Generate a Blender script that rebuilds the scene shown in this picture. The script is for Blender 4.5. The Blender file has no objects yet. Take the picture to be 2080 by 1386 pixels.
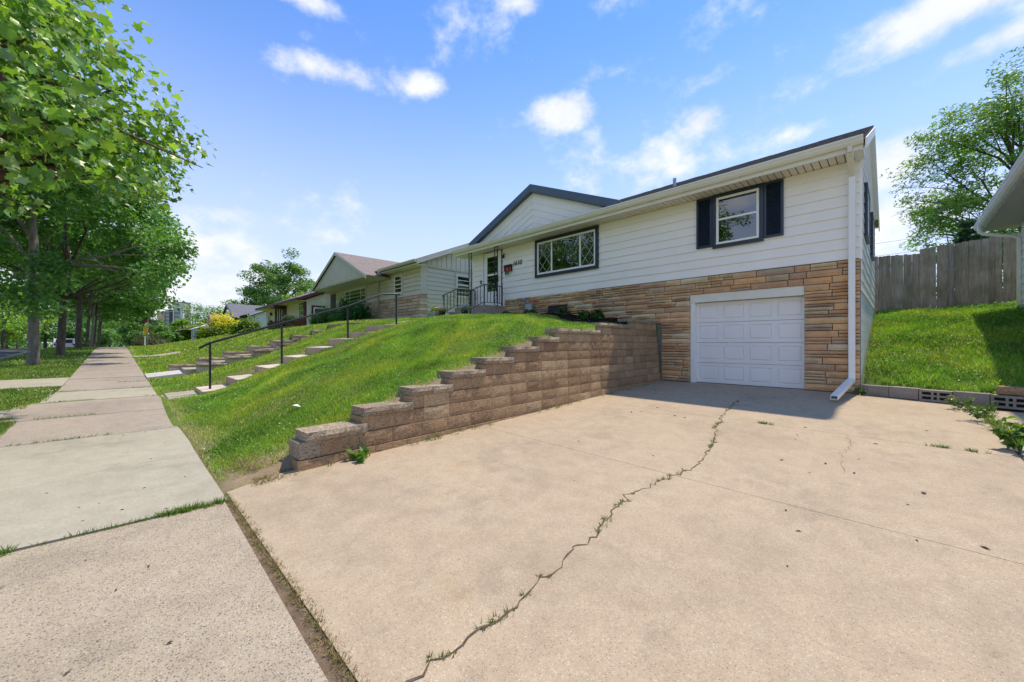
import bpy, bmesh, math, random
import numpy as np
from mathutils import Vector, Matrix
R = math.radians
random.seed(7)
rng = np.random.default_rng(11)
S = bpy.context.scene
COL = S.collection

# ------------------------------------------------------------------ camera
CAM_H = 1.35
cd = bpy.data.cameras.new("camera"); cam = bpy.data.objects.new("camera", cd); COL.objects.link(cam)
cam.location = (0, 0, CAM_H); cam.rotation_euler = (R(90), 0, R(45))
cd.sensor_width = 36; cd.lens = 36 * 782 / 2080; cd.shift_y = 5 / 2080
cd.clip_start = 0.05; cd.clip_end = 3000
S.camera = cam

# ------------------------------------------------------------------ sky and sun
SUN_EL, SUN_AZ = 63.0, 6.0          # degrees; azimuth measured from +Y towards +X
W = bpy.data.worlds.new("World"); S.world = W; W.use_nodes = True
nt = W.node_tree; nt.nodes.clear()
def N(tree, typ, **kw):
    n = tree.nodes.new(typ)
    for k, v in kw.items(): setattr(n, k, v)
    return n
sky = N(nt, 'ShaderNodeTexSky', sky_type='NISHITA', sun_disc=False)
sky.sun_elevation = R(SUN_EL); sky.sun_rotation = R(SUN_AZ)
sky.air_density = 1.0; sky.dust_density = 0.0; sky.ozone_density = 3.0
SKY_STRENGTH = 0.15
bg = N(nt, 'ShaderNodeBackground'); wo = N(nt, 'ShaderNodeOutputWorld')
bg.inputs['Strength'].default_value = SKY_STRENGTH
tc = N(nt, 'ShaderNodeTexCoord')
def wmath(op, a, b=None, c=None, clamp=False):
    n = N(nt, 'ShaderNodeMath', operation=op, use_clamp=clamp)
    for i, v in enumerate((a, b, c)):
        if v is None: continue
        if isinstance(v, (int, float)): n.inputs[i].default_value = v
        else: nt.links.new(v, n.inputs[i])
    return n.outputs[0]
def wdot(vec):
    n = N(nt, 'ShaderNodeVectorMath', operation='DOT_PRODUCT'); nt.links.new(tc.outputs['Generated'], n.inputs[0])
    n.inputs[1].default_value = vec
    return n.outputs['Value']
# a few fair-weather clouds where the photograph has them: direction, half width, half height (tangent units), weight
U_ = Vector((0, 0, 1))
CLOUDS = [(0.044, 0.867, 0.497, 0.141, 0.056, 1.00), (0.118, 0.891, 0.439, 0.084, 0.031, 0.80), (-0.787, 0.300, 0.539, 0.147, 0.037, 0.80), (-0.714, 0.435, 0.549, 0.078, 0.031, 0.75), (-0.516, 0.685, 0.514, 0.114, 0.056, 1.00), (-0.281, 0.840, 0.464, 0.086, 0.051, 0.95), (-0.384, 0.789, 0.480, 0.064, 0.032, 0.50), (-0.020, 0.949, 0.314, 0.131, 0.070, 1.00), (-0.977, 0.090, 0.191, 0.092, 0.043, 0.90), (-0.947, 0.190, 0.260, 0.123, 0.046, 0.50), (-0.969, 0.033, 0.243, 0.082, 0.032, 0.45), (-0.976, 0.179, 0.128, 0.344, 0.052, 0.60), (-0.149, 0.903, 0.403, 0.038, 0.021, 0.50), (-0.522, 0.536, 0.663, 0.086, 0.025, 0.70), (-0.756, 0.212, 0.619, 0.096, 0.024, 0.70), (0.046, 0.973, 0.225, 0.193, 0.092, 0.75), (-0.027, 0.871, 0.490, 0.032, 0.021, 0.50)]
dens = None
sepd = N(nt, 'ShaderNodeSeparateXYZ'); nt.links.new(tc.outputs['Generated'], sepd.inputs[0])
for (cx_, cy_, cz_, hw, hh, wt) in CLOUDS:
    c = Vector((cx_, cy_, cz_)).normalized()
    r = c.cross(U_).normalized(); u = r.cross(c).normalized()
    dc = wmath('MAXIMUM', wdot(c), 0.05)
    a = wmath('DIVIDE', wdot(r / hw), dc); b = wmath('DIVIDE', wdot(u / hh), dc)
    q = wmath('SQRT', wmath('ADD', wmath('MULTIPLY', a, a), wmath('MULTIPLY', b, b)))
    f = wmath('MULTIPLY', wmath('SUBTRACT', 1.0, q), wt)
    dens = f if dens is None else wmath('MAXIMUM', dens, f)
nz = N(nt, 'ShaderNodeTexNoise', noise_dimensions='3D'); nz.inputs['Scale'].default_value = 7.5; nz.inputs['Detail'].default_value = 9; nz.inputs['Roughness'].default_value = .62
mp = N(nt, 'ShaderNodeMapping'); mp.inputs['Scale'].default_value = (1, 1, 1.5)
nt.links.new(tc.outputs['Generated'], mp.inputs[0]); nt.links.new(mp.outputs[0], nz.inputs['Vector'])
nz2 = N(nt, 'ShaderNodeTexNoise'); nz2.inputs['Scale'].default_value = 1.7; nz2.inputs['Detail'].default_value = 3
mp2 = N(nt, 'ShaderNodeMapping'); mp2.inputs['Scale'].default_value = (1, 1, 1.5); mp2.inputs['Location'].default_value = (57.29, 32.81, 46.07); nt.links.new(tc.outputs['Generated'], mp2.inputs[0]); nt.links.new(mp2.outputs[0], nz2.inputs['Vector'])
wide = wmath('MULTIPLY', wmath('SUBTRACT', nz2.outputs[0], .475), 2.6)        # the same kind of clouds over the rest of the sky, cover raised for fill light
dens = wmath('MAXIMUM', wmath('MAXIMUM', dens, wide), -.25)
dens = wmath('ADD', dens, wmath('MULTIPLY', wmath('SUBTRACT', nz.outputs[0], .52), 2.1))
mr = N(nt, 'ShaderNodeMapRange', interpolation_type='SMOOTHSTEP'); nt.links.new(dens, mr.inputs[0])
mr.inputs[1].default_value = .08; mr.inputs[2].default_value = .80
mr.inputs[3].default_value = 0; mr.inputs[4].default_value = .88
# thin milky veil near the horizon
veil = N(nt, 'ShaderNodeMapRange', interpolation_type='SMOOTHSTEP'); nt.links.new(sepd.outputs[2], veil.inputs[0])
veil.inputs[1].default_value = 0.0; veil.inputs[2].default_value = .68; veil.inputs[3].default_value = .95; veil.inputs[4].default_value = 0.0
VEILMIX = N(nt, 'ShaderNodeMix', data_type='RGBA'); nt.links.new(veil.outputs[0], VEILMIX.inputs[0])
tint = N(nt, 'ShaderNodeMix', data_type='RGBA', blend_type='MULTIPLY'); tint.inputs[0].default_value = 1
nt.links.new(sky.outputs[0], tint.inputs[6]); tint.inputs[7].default_value = (.375, .51, .69, 1)
nt.links.new(tint.outputs[2], VEILMIX.inputs[6]); VEILMIX.inputs[7].default_value = (2.15, 2.36, 2.78, 1)
CM = N(nt, 'ShaderNodeMix', data_type='RGBA'); nt.links.new(mr.outputs[0], CM.inputs[0])
nt.links.new(VEILMIX.outputs[2], CM.inputs[6]); cshade = N(nt, 'ShaderNodeMix', data_type='RGBA'); nt.links.new(nz.outputs[0], cshade.inputs[0]); cshade.inputs[6].default_value = (2.05, 2.12, 2.4, 1); cshade.inputs[7].default_value = (3.3, 3.27, 3.27, 1); nt.links.new(cshade.outputs[2], CM.inputs[7])
nt.links.new(CM.outputs[2], bg.inputs['Color']); nt.links.new(bg.outputs[0], wo.inputs[0])

sd = bpy.data.lights.new("sun", 'SUN'); so = bpy.data.objects.new("sun", sd); COL.objects.link(so)
sd.energy = 2.0; sd.angle = R(1.2); sd.color = (1.0, .88, .71)
el, az = R(SUN_EL), R(SUN_AZ)
sv = Vector((math.sin(az) * math.cos(el), math.cos(az) * math.cos(el), math.sin(el)))
so.rotation_euler = sv.to_track_quat('Z', 'Y').to_euler(); so.location = (0, 0, 40)
S.view_settings.view_transform = 'Standard'; S.view_settings.look = 'None'
S.view_settings.exposure = 1.33; S.view_settings.gamma = 1.0; S.view_settings.use_curve_mapping = False
S.cycles.max_bounces = 8; S.cycles.diffuse_bounces = 5; S.cycles.glossy_bounces = 3; S.cycles.transmission_bounces = 4; S.cycles.transparent_max_bounces = 8
S.cycles.use_denoising = True

# ------------------------------------------------------------------ helpers
ORG = {}                                     # world origin of every object made here
def tag(o, label=None, cat=None, group=None, kind=None):
    if label: o['label'] = label
    if cat: o['category'] = cat
    if group: o['group'] = group
    if kind: o['kind'] = kind
    return o
def link(o, parent=None, org=(0, 0, 0)):
    COL.objects.link(o); org = Vector(org); ORG[o.name] = org
    if parent is not None:
        o.parent = parent; o.location = org - ORG[parent.name]
    else: o.location = org
    return o
def empty(name, loc, label=None, cat=None, group=None, kind=None):
    o = bpy.data.objects.new(name, None); o.empty_display_size = .2
    link(o, None, loc); return tag(o, label, cat, group, kind)
def place(name, mesh, parent, loc, rz=0, scale=(1, 1, 1), rx=0, ry=0):
    o = bpy.data.objects.new(name, mesh); link(o, parent, loc)
    o.rotation_euler = (rx, ry, rz); o.scale = scale
    return o
class MB:
    def __init__(s): s.v = []; s.f = []
    def hexa(s, p):
        n = len(s.v); s.v += [tuple(q) for q in p]
        s.f += [(n, n+3, n+2, n+1), (n+4, n+5, n+6, n+7), (n, n+1, n+5, n+4), (n+1, n+2, n+6, n+5), (n+2, n+3, n+7, n+6), (n+3, n, n+4, n+7)]
        return s
    def box(s, x0, x1, y0, y1, z0, z1):
        return s.hexa([(x0,y0,z0),(x1,y0,z0),(x1,y1,z0),(x0,y1,z0),(x0,y0,z1),(x1,y0,z1),(x1,y1,z1),(x0,y1,z1)])
    def prism(s, poly, ext):
        n = len(s.v); k = len(poly); e = Vector(ext)
        s.v += [tuple(p) for p in poly] + [tuple(Vector(p) + e) for p in poly]
        s.f.append(tuple(range(n, n+k))[::-1]); s.f.append(tuple(range(n+k, n+2*k)))
        for i in range(k):
            j = (i+1) % k; s.f.append((n+i, n+j, n+k+j, n+k+i))
        return s
    def quad(s, *p):
        n = len(s.v); s.v += [tuple(q) for q in p]; s.f.append(tuple(range(n, n+len(p)))); return s
    def tube(s, path, rad, seg=8, cap=True):
        path = [Vector(p) for p in path]; k = len(path)
        if isinstance(rad, (int, float)): rad = [rad] * k
        n = len(s.v); ref = None
        for i, p in enumerate(path):
            t = (path[min(i+1, k-1)] - path[max(i-1, 0)])
            t = t.normalized() if t.length > 1e-9 else Vector((0, 0, 1))
            if ref is None: ref = Vector((1, 0, 0)) if abs(t.x) < .8 else Vector((0, 1, 0))
            a = (ref - t * ref.dot(t)).normalized(); b = t.cross(a); ref = a
            for j in range(seg):
                an = 2 * math.pi * j / seg
                s.v.append(tuple(p + (a * math.cos(an) + b * math.sin(an)) * rad[i]))
        for i in range(k-1):
            for j in range(seg):
                j2 = (j+1) % seg
                s.f.append((n+i*seg+j, n+i*seg+j2, n+(i+1)*seg+j2, n+(i+1)*seg+j))
        if cap:
            s.f.append(tuple(n+j for j in range(seg))[::-1]); s.f.append(tuple(n+(k-1)*seg+j for j in range(seg)))
        return s
    def lathe(s, c, prof, seg=14):
        n = len(s.v); c = Vector(c)
        for (r, z) in prof:
            for j in range(seg):
                an = 2 * math.pi * j / seg; s.v.append((c.x + r*math.cos(an), c.y + r*math.sin(an), c.z + z))
        for i in range(len(prof)-1):
            for j in range(seg):
                j2 = (j+1) % seg; s.f.append((n+i*seg+j, n+i*seg+j2, n+(i+1)*seg+j2, n+(i+1)*seg+j))
        s.f.append(tuple(n+j for j in range(seg))[::-1]); s.f.append(tuple(n+(len(prof)-1)*seg+j for j in range(seg)))
        return s
    def bar(s, p, q, w, h=None):
        p, q = Vector(p), Vector(q); h = h or w; t = (q-p).normalized()
        up = Vector((0, 0, 1)) if abs(t.z) < .95 else Vector((1, 0, 0))
        a = t.cross(up).normalized() * w/2; b = a.cross(t).normalized() * h/2
        return s.hexa([p-a-b, p+a-b, p+a+b, p-a+b, q-a-b, q+a-b, q+a+b, q-a+b])
    def mesh(s, name, mat, c=(0, 0, 0), smooth=False):
        me = bpy.data.meshes.new(name); c = Vector(c)
        me.from_pydata([tuple(Vector(p) - c) for p in s.v], [], s.f); me.materials.append(mat)
        bm = bmesh.new(); bm.from_mesh(me); bmesh.ops.recalc_face_normals(bm, faces=bm.faces); bm.to_mesh(me); bm.free()
        if smooth: me.polygons.foreach_set('use_smooth', [True] * len(me.polygons))
        me.update(); return me
    def build(s, name, mat, parent=None, smooth=False, bevel=0, org=None, **kw):
        a = np.array(s.v)
        if org is None: org = (a[:, 0].mean(), a[:, 1].mean(), a[:, 2].min())
        o = bpy.data.objects.new(name, s.mesh(name, mat, org, smooth)); link(o, parent, org)
        if bevel:
            m = o.modifiers.new("bevel", 'BEVEL'); m.width = bevel; m.segments = 1; m.limit_method = 'ANGLE'
        return tag(o, **kw)
def mesh_np(name, V, F, mat, C=None, smooth=False):
    V = np.asarray(V, dtype=np.float32).reshape(-1, 3); F = np.asarray(F, dtype=np.int32); k = F.shape[1]
    me = bpy.data.meshes.new(name); me.vertices.add(len(V)); me.vertices.foreach_set('co', V.ravel())
    me.loops.add(F.size); me.loops.foreach_set('vertex_index', F.ravel())
    me.polygons.add(len(F)); me.polygons.foreach_set('loop_start', np.arange(0, F.size, k, dtype=np.int32))
    me.polygons.foreach_set('loop_total', np.full(len(F), k, dtype=np.int32))
    me.materials.append(mat); me.update(calc_edges=True)
    me.polygons.foreach_set('use_smooth', np.full(len(F), smooth, dtype=bool))
    if C is not None:
        at = me.color_attributes.new('Col', 'FLOAT_COLOR', 'POINT')
        C = np.concatenate([np.asarray(C, dtype=np.float32), np.ones((len(V), 1), np.float32)], 1); at.data.foreach_set('color', C.ravel())
    me.validate(); return me
def obj_np(name, V, F, mat, parent=None, C=None, smooth=False, **kw):
    V = np.asarray(V).reshape(-1, 3); org = Vector((float(V[:, 0].mean()), float(V[:, 1].mean()), float(V[:, 2].min())))
    o = bpy.data.objects.new(name, mesh_np(name, V - np.array(org), F, mat, C, smooth)); link(o, parent, org)
    return tag(o, **kw)

# ------------------------------------------------------------------ materials
def new_mat(name):
    m = bpy.data.materials.new(name); m.use_nodes = True; t = m.node_tree
    return m, t, t.nodes['Principled BSDF']
def ramp(t, cols):
    n = N(t, 'ShaderNodeValToRGB'); e = n.color_ramp.elements
    while len(e) < len(cols): e.new(.5)
    for i, (p, c) in enumerate(cols): e[i].position = p; e[i].color = (*c, 1)
    return n
def noise(t, scale, detail=4, rough=.55, vec=None, stretch=None):
    n = N(t, 'ShaderNodeTexNoise'); n.inputs['Scale'].default_value = scale; n.inputs['Detail'].default_value = detail; n.inputs['Roughness'].default_value = rough
    g = vec
    if g is None: g = N(t, 'ShaderNodeNewGeometry').outputs['Position']
    if stretch:
        m = N(t, 'ShaderNodeMapping'); m.inputs['Scale'].default_value = stretch; t.links.new(g, m.inputs[0]); g = m.outputs[0]
    t.links.new(g, n.inputs['Vector']); return n
def mul(t, a, b, fac=1.0, mode='MULTIPLY'):
    n = N(t, 'ShaderNodeMix', data_type='RGBA', blend_type=mode); n.inputs[0].default_value = fac
    for i, v in ((6, a), (7, b)):
        if isinstance(v, tuple): n.inputs[i].default_value = (*v, 1)
        else: t.links.new(v, n.inputs[i])
    return n.outputs[2]
def bump(t, bsdf, h, strength, dist):
    b = N(t, 'ShaderNodeBump'); b.inputs['Strength'].default_value = strength; b.inputs['Distance'].default_value = dist
    t.links.new(h, b.inputs['Height']); t.links.new(b.outputs[0], bsdf.inputs['Normal'])
def M(name, col, rough=.6, var=.12, scale=6, bmp=0, bscale=60, bdist=.004, metal=0, spec=.4, stretch=None, fine=0):
    """painted / plain surface: colour with soft patchy wear and fine grain"""
    m, t, b = new_mat(name)
    n = noise(t, scale, 6, .6, stretch=stretch)
    lo = tuple(c * (1 - var) for c in col); hi = tuple(min(1, c * (1 + var)) for c in col)
    out = ramp(t, [(.3, lo), (.7, hi)]); t.links.new(n.outputs[0], out.inputs[0]); out = out.outputs[0]
    if fine:
        n2 = noise(t, bscale * 2.2, 3, .7, stretch=stretch); r2 = ramp(t, [(.25, (1-fine,)*3), (.75, (1+fine*.6,)*3)]); t.links.new(n2.outputs[0], r2.inputs[0])
        out = mul(t, out, r2.outputs[0])
    t.links.new(out, b.inputs['Base Color'])
    b.inputs['Roughness'].default_value = rough; b.inputs['Metallic'].default_value = metal; b.inputs['Specular IOR Level'].default_value = spec
    if bmp: bump(t, b, noise(t, bscale, 5, .65, stretch=stretch).outputs[0], bmp, bdist)
    return m
def concrete(name, base, pebble, amount, size, stain=.18, bmp=.25):
    """concrete with exposed aggregate: pebbles of random colour in a cement ground, large stains"""
    m, t, b = new_mat(name)
    g = N(t, 'ShaderNodeNewGeometry').outputs['Position']
    v = N(t, 'ShaderNodeTexVoronoi', feature='F1'); v.inputs['Scale'].default_value = size; t.links.new(g, v.inputs['Vector'])
    sp = N(t, 'ShaderNodeSeparateColor'); t.links.new(v.outputs['Color'], sp.inputs[0])
    pr = ramp(t, pebble); pr.color_ramp.interpolation = 'CONSTANT'; t.links.new(sp.outputs[0], pr.inputs[0])
    msk = N(t, 'ShaderNodeMath', operation='LESS_THAN'); t.links.new(sp.outputs[1], msk.inputs[0]); msk.inputs[1].default_value = amount
    rad = N(t, 'ShaderNodeMapRange', interpolation_type='SMOOTHSTEP'); t.links.new(v.outputs['Distance'], rad.inputs[0])
    rad.inputs[1].default_value = .30; rad.inputs[2].default_value = .52; rad.inputs[3].default_value = 1; rad.inputs[4].default_value = 0
    mm = N(t, 'ShaderNodeMath', operation='MULTIPLY'); t.links.new(msk.outputs[0], mm.inputs[0]); t.links.new(rad.outputs[0], mm.inputs[1])
    mix = N(t, 'ShaderNodeMix', data_type='RGBA'); t.links.new(mm.outputs[0], mix.inputs[0]); mix.inputs[6].default_value = (*base, 1); t.links.new(pr.outputs[0], mix.inputs[7])
    n1 = noise(t, .8, 6, .6); r1 = ramp(t, [(.30, (1-stain, 1-stain*1.02, 1-stain*1.08)), (.52, (1, 1, 1)), (.75, (1+stain*.5, 1+stain*.42, 1+stain*.3))]); t.links.new(n1.outputs[0], r1.inputs[0])
    n2 = noise(t, 45, 4, .7); r2 = ramp(t, [(.3, (.90, .90, .90)), (.7, (1.08, 1.08, 1.08))]); t.links.new(n2.outputs[0], r2.inputs[0])
    n3 = noise(t, 6.5, 5, .6); r3 = ramp(t, [(.32, (.92, .91, .90)), (.62, (1.03, 1.03, 1.03))]); t.links.new(n3.outputs[0], r3.inputs[0])
    n4 = noise(t, 2.3, 8, .72, stretch=(1, .55, 1)); r4 = ramp(t, [(.36, (1 - stain*1.1, 1 - stain*1.05, 1 - stain*.95)), (.46, (1, 1, 1))]); t.links.new(n4.outputs[0], r4.inputs[0])
    n5 = noise(t, 1.4, 3, .5); r5 = ramp(t, [(.66, (1, 1, 1)), (.78, (1.03, .98, .90))]); t.links.new(n5.outputs[0], r5.inputs[0])
    out = mul(t, mul(t, mul(t, mul(t, mul(t, mix.outputs[2], r1.outputs[0]), r2.outputs[0]), r3.outputs[0]), r4.outputs[0]), r5.outputs[0])
    t.links.new(out, b.inputs['Base Color']); b.inputs['Roughness'].default_value = .88; b.inputs['Specular IOR Level'].default_value = .25
    ad = N(t, 'ShaderNodeMath', operation='ADD'); t.links.new(mm.outputs[0], ad.inputs[0]); t.links.new(n2.outputs[0], ad.inputs[1])
    bump(t, b, ad.outputs[0], bmp, .004)
    return m
def stone_mat(name, cols, grain=.3, scale=28, bmp=.5, dist=.012):
    """each piece takes its own colour from the ramp (Object Info random), with grain and weathering"""
    m, t, b = new_mat(name)
    oi = N(t, 'ShaderNodeObjectInfo'); r = ramp(t, cols); t.links.new(oi.outputs['Random'], r.inputs[0])
    n = noise(t, scale, 6, .68, stretch=(1, 1, 1.8)); r2 = ramp(t, [(.30, (1-grain,)*3), (.5, (1, 1, 1)), (.72, (1+grain*.6,)*3)]); t.links.new(n.outputs[0], r2.inputs[0])
    n3 = noise(t, 3.2, 4, .6); r3 = ramp(t, [(.35, (.84, .82, .80)), (.65, (1.06, 1.05, 1.04))]); t.links.new(n3.outputs[0], r3.inputs[0])
    t.links.new(mul(t, mul(t, r.outputs[0], r2.outputs[0]), r3.outputs[0]), b.inputs['Base Color'])
    b.inputs['Roughness'].default_value = .9; b.inputs['Specular IOR Level'].default_value = .2
    bump(t, b, n.outputs[0], bmp, dist); return m
def leaf_mat(name, trans=.35, rough=.45, spec=.5, tint=(1.25, 1.2, .55)):
    m, t, b = new_mat(name)
    at = N(t, 'ShaderNodeAttribute', attribute_name='Col'); t.links.new(at.outputs['Color'], b.inputs['Base Color'])
    b.inputs['Roughness'].default_value = rough; b.inputs['Specular IOR Level'].default_value = spec
    tr = N(t, 'ShaderNodeBsdfTranslucent'); t.links.new(mul(t, at.outputs['Color'], tint), tr.inputs['Color'])
    mx = N(t, 'ShaderNodeMixShader'); mx.inputs[0].default_value = trans
    t.links.new(b.outputs[0], mx.inputs[1]); t.links.new(tr.outputs[0], mx.inputs[2])
    t.links.new(mx.outputs[0], t.nodes['Material Output'].inputs['Surface']); return m
def col_mat(name, rough=.9, fine=.25, fscale=60, bmp=.4):
    m, t, b = new_mat(name)
    at = N(t, 'ShaderNodeAttribute', attribute_name='Col')
    n = noise(t, fscale, 5, .7); r = ramp(t, [(.25, (1-fine,)*3), (.75, (1+fine,)*3)]); t.links.new(n.outputs[0], r.inputs[0])
    n2 = noise(t, 5, 5, .65); r2 = ramp(t, [(.3, (.72, .78, .7)), (.7, (1.2, 1.15, 1.1))]); t.links.new(n2.outputs[0], r2.inputs[0])
    t.links.new(mul(t, mul(t, at.outputs['Color'], r.outputs[0]), r2.outputs[0]), b.inputs['Base Color'])
    b.inputs['Roughness'].default_value = rough; b.inputs['Specular IOR Level'].default_value = .15
    bump(t, b, n.outputs[0], bmp, .02); return m
def glass_mat(name, see=.35, tintc=(.02, .03, .03), wav=.015):
    """a real pane: mirror reflection by angle over a mostly dark see-through sheet"""
    m, t, b = new_mat(name); t.nodes.remove(b)
    gl = N(t, 'ShaderNodeBsdfGlossy'); gl.inputs['Roughness'].default_value = .015; gl.inputs['Color'].default_value = (.95, .97, 1, 1)
    tr = N(t, 'ShaderNodeBsdfTransparent'); tr.inputs['Color'].default_value = (see, see * 1.03, see, 1)
    fr = N(t, 'ShaderNodeFresnel'); fr.inputs['IOR'].default_value = 1.75
    n = noise(t, 1.6, 2, .5); bp = N(t, 'ShaderNodeBump'); bp.inputs['Strength'].default_value = .12; bp.inputs['Distance'].default_value = wav
    t.links.new(n.outputs[0], bp.inputs['Height']); t.links.new(bp.outputs[0], gl.inputs['Normal']); t.links.new(bp.outputs[0], fr.inputs['Normal'])
    ad = N(t, 'ShaderNodeMath', operation='ADD', use_clamp=True); t.links.new(fr.outputs[0], ad.inputs[0]); ad.inputs[1].default_value = .10
    mx = N(t, 'ShaderNodeMixShader'); t.links.new(ad.outputs[0], mx.inputs[0]); t.links.new(tr.outputs[0], mx.inputs[1]); t.links.new(gl.outputs[0], mx.inputs[2])
    t.links.new(mx.outputs[0], t.nodes['Material Output'].inputs['Surface']); return m

MT = {}
MT['siding'] = M('white_siding_paint', (.92, .87, .80), .5, .035, 1.2, .06, 40, .002, fine=.02)
MT['trim'] = M('white_trim_paint', (.86, .85, .81), .4, .03, 3)
MT['cream_trim'] = M('cream_gutter_paint', (.76, .73, .63), .4, .05, 2.5)
MT['soffit'] = M('cream_soffit_panel', (.78, .72, .60), .5, .05, 3)
MT['navy'] = M('navy_paint', (.020, .032, .055), .32, .15, 5, spec=.5)
MT['gable_navy'] = M('slate_blue_fascia_paint', (.085, .12, .17), .45, .12, 4)
MT['black'] = M('black_iron_paint', (.012, .012, .014), .4, .2, 12, spec=.5)
MT['rail'] = M('dark_rail_paint', (.014, .016, .020), .45, .25, 9, spec=.5)
MT['gdoor'] = M('garage_door_paint', (.84, .815, .79), .45, .02, 2)
MT['mortar'] = M('grey_mortar', (.24, .225, .20), .95, .2, 10, .5, 60, fine=.2)
MT['found'] = M('white_painted_block', (.74, .75, .74), .7, .06, 2, .5, 40, fine=.05)
MT['stone'] = stone_mat('ledge_stone', [(0, (0.582, 0.379, 0.216)), (.16, (0.676, 0.404, 0.210)), (.33, (0.513, 0.334, 0.221)), (.48, (0.734, 0.523, 0.284)), (.62, (0.699, 0.582, 0.363)), (.74, (0.419, 0.286, 0.210)), (.86, (0.746, 0.440, 0.216)), (1, (0.605, 0.463, 0.295))], .26, 34, .45, .01)
MT['stone2'] = stone_mat('pale_ledge_stone', [(0, (0.616, 0.407, 0.264)), (.25, (0.726, 0.572, 0.418)), (.5, (0.506, 0.308, 0.209)), (.75, (0.770, 0.616, 0.451)), (1, (0.638, 0.396, 0.242))], .2, 20, .3, .01)
MT['block'] = stone_mat('split_face_block', [(0, (0.290, 0.188, 0.106)), (.25, (0.451, 0.312, 0.182)), (.5, (0.323, 0.215, 0.126)), (.75, (0.409, 0.275, 0.157)), (1, (0.516, 0.376, 0.227))], .55, 30, .9, .02)
MT['cap'] = stone_mat('weathered_cap_block', [(0, (0.385, 0.314, 0.223)), (.5, (0.293, 0.233, 0.168)), (1, (0.441, 0.367, 0.269))], .8, 34, .9, .015)
MT['lblock'] = stone_mat('pale_wall_block', [(0, (.50, .42, .34)), (.5, (.58, .50, .42)), (1, (.46, .36, .28))], .2, 25, .4, .01)
MT['cinder'] = stone_mat('grey_cinder_block', [(0, (.27, .245, .21)), (.5, (.33, .30, .26)), (1, (.24, .22, .19))], .3, 50, .7, .008)
PEB = [(0, (0.227, 0.197, 0.154)), (.14, (0.402, 0.348, 0.265)), (.30, (0.464, 0.405, 0.322)), (.46, (0.340, 0.254, 0.178)), (.58, (0.537, 0.499, 0.414)), (.72, (0.124, 0.114, 0.101)), (.80, (0.434, 0.343, 0.236)), (.92, (0.216, 0.207, 0.192))]
MT['drive'] = concrete('driveway_concrete', (0.422, 0.337, 0.233), [(0, (0.340, 0.263, 0.176)), (.25, (0.514, 0.416, 0.287)), (.5, (0.422, 0.315, 0.199)), (.72, (0.220, 0.175, 0.134)), (.85, (0.588, 0.499, 0.359))], .6, 150, .13, .2)
MT['agg'] = concrete('exposed_aggregate', (0.402, 0.338, 0.240), PEB, .92, 115, .12, .6)
MT['walk_pale'] = concrete('pale_sidewalk_concrete', (0.393, 0.365, 0.277), [(0, (0.347, 0.318, 0.249)), (.4, (0.440, 0.401, 0.313)), (.8, (0.255, 0.241, 0.193))], .35, 140, .12, .15)
MT['walk_pink'] = concrete('pinkish_sidewalk_concrete', (0.356, 0.304, 0.246), PEB, .6, 100, .16, .35)
MT['walk_white'] = concrete('new_white_concrete', (0.556, 0.538, 0.502), [(0, (0.493, 0.484, 0.448)), (.6, (0.573, 0.556, 0.520))], .3, 120, .12, .1)
MT['step'] = concrete('brownish_step_concrete', (0.420, 0.329, 0.259), [(0, (0.336, 0.265, 0.211)), (.5, (0.504, 0.405, 0.323))], .5, 100, .25, .25)
MT['tread'] = concrete('pale_tread_concrete', (0.657, 0.573, 0.476), [(0, (0.560, 0.476, 0.392)), (.5, (0.728, 0.629, 0.519))], .5, 100, .2, .25)
MT['asphalt'] = concrete('asphalt', (.085, .085, .09), [(0, (.06, .06, .065)), (.5, (.13, .13, .13)), (.9, (.2, .19, .18))], .6, 90, .2, .3)
MT['kerb'] = concrete('kerb_concrete', (0.358, 0.340, 0.305), PEB, .3, 90, .2, .2)
MT['dirt'] = M('dry_soil', (0.213, 0.150, 0.094), .95, .35, 14, .9, 60, .02, fine=.35)
MT['crackdirt'] = M('crack_soil', (0.144, 0.106, 0.069), .95, .4, 30, .8, 90, .01, fine=.4)
MT['mulch'] = M('black_mulch', (.022, .017, .015), .95, .5, 40, 1.0, 55, .03, fine=.5)
MT['ground'] = col_mat('lawn_soil_and_thatch')
MT['grass'] = leaf_mat('grass_blade', .40, .5, .35, (1.2, 1.25, .5))
MT['leaf'] = leaf_mat('tree_leaf', .42, .38, .5)
MT['bark'] = M('grey_bark', (.235, .205, .175), .95, .35, 9, 1.0, 26, .04, stretch=(1, 1, .35), fine=.4)
MT['bark_dark'] = M('dark_bark', (.115, .092, .075), .95, .35, 9, 1.0, 22, .04, stretch=(1, 1, .35), fine=.4)
MT['twig'] = M('reddish_branch_bark', (.11, .065, .045), .9, .3, 20, .5, 40)
MT['shingle'] = M('grey_shingle', (.20, .185, .18), .95, .35, 14, .8, 70, .01, fine=.4)
MT['shingle_brown'] = M('brown_shingle', (.25, .21, .185), .95, .28, 7, .8, 50, .01, fine=.4)
MT['shingle_slate'] = M('slate_grey_shingle', (.16, .165, .18), .95, .2, 5, .6, 40, .01, fine=.3)
MT['shingle_tan'] = M('tan_shingle', (.36, .235, .13), .95, .2, 5, .6, 40, .01, fine=.3)
MT['glass'] = glass_mat('window_pane')
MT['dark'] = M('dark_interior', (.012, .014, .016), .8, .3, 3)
MT['window_fill'] = M('dark_window_fill', (.03, .032, .035), .7, .15, 2)
MT['blind'] = M('grey_window_blind', (.16, .155, .145), .6, .1, 3)
MT['lead'] = M('pale_lead_came', (.55, .55, .53), .5, .1, 8)
MT['greige'] = M('greige_siding_paint', (0.649, 0.590, 0.493), .55, .05, 1.5, fine=.03)
MT['greige_trim'] = M('pale_greige_trim', (.60, .55, .46), .5, .05, 3)
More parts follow.
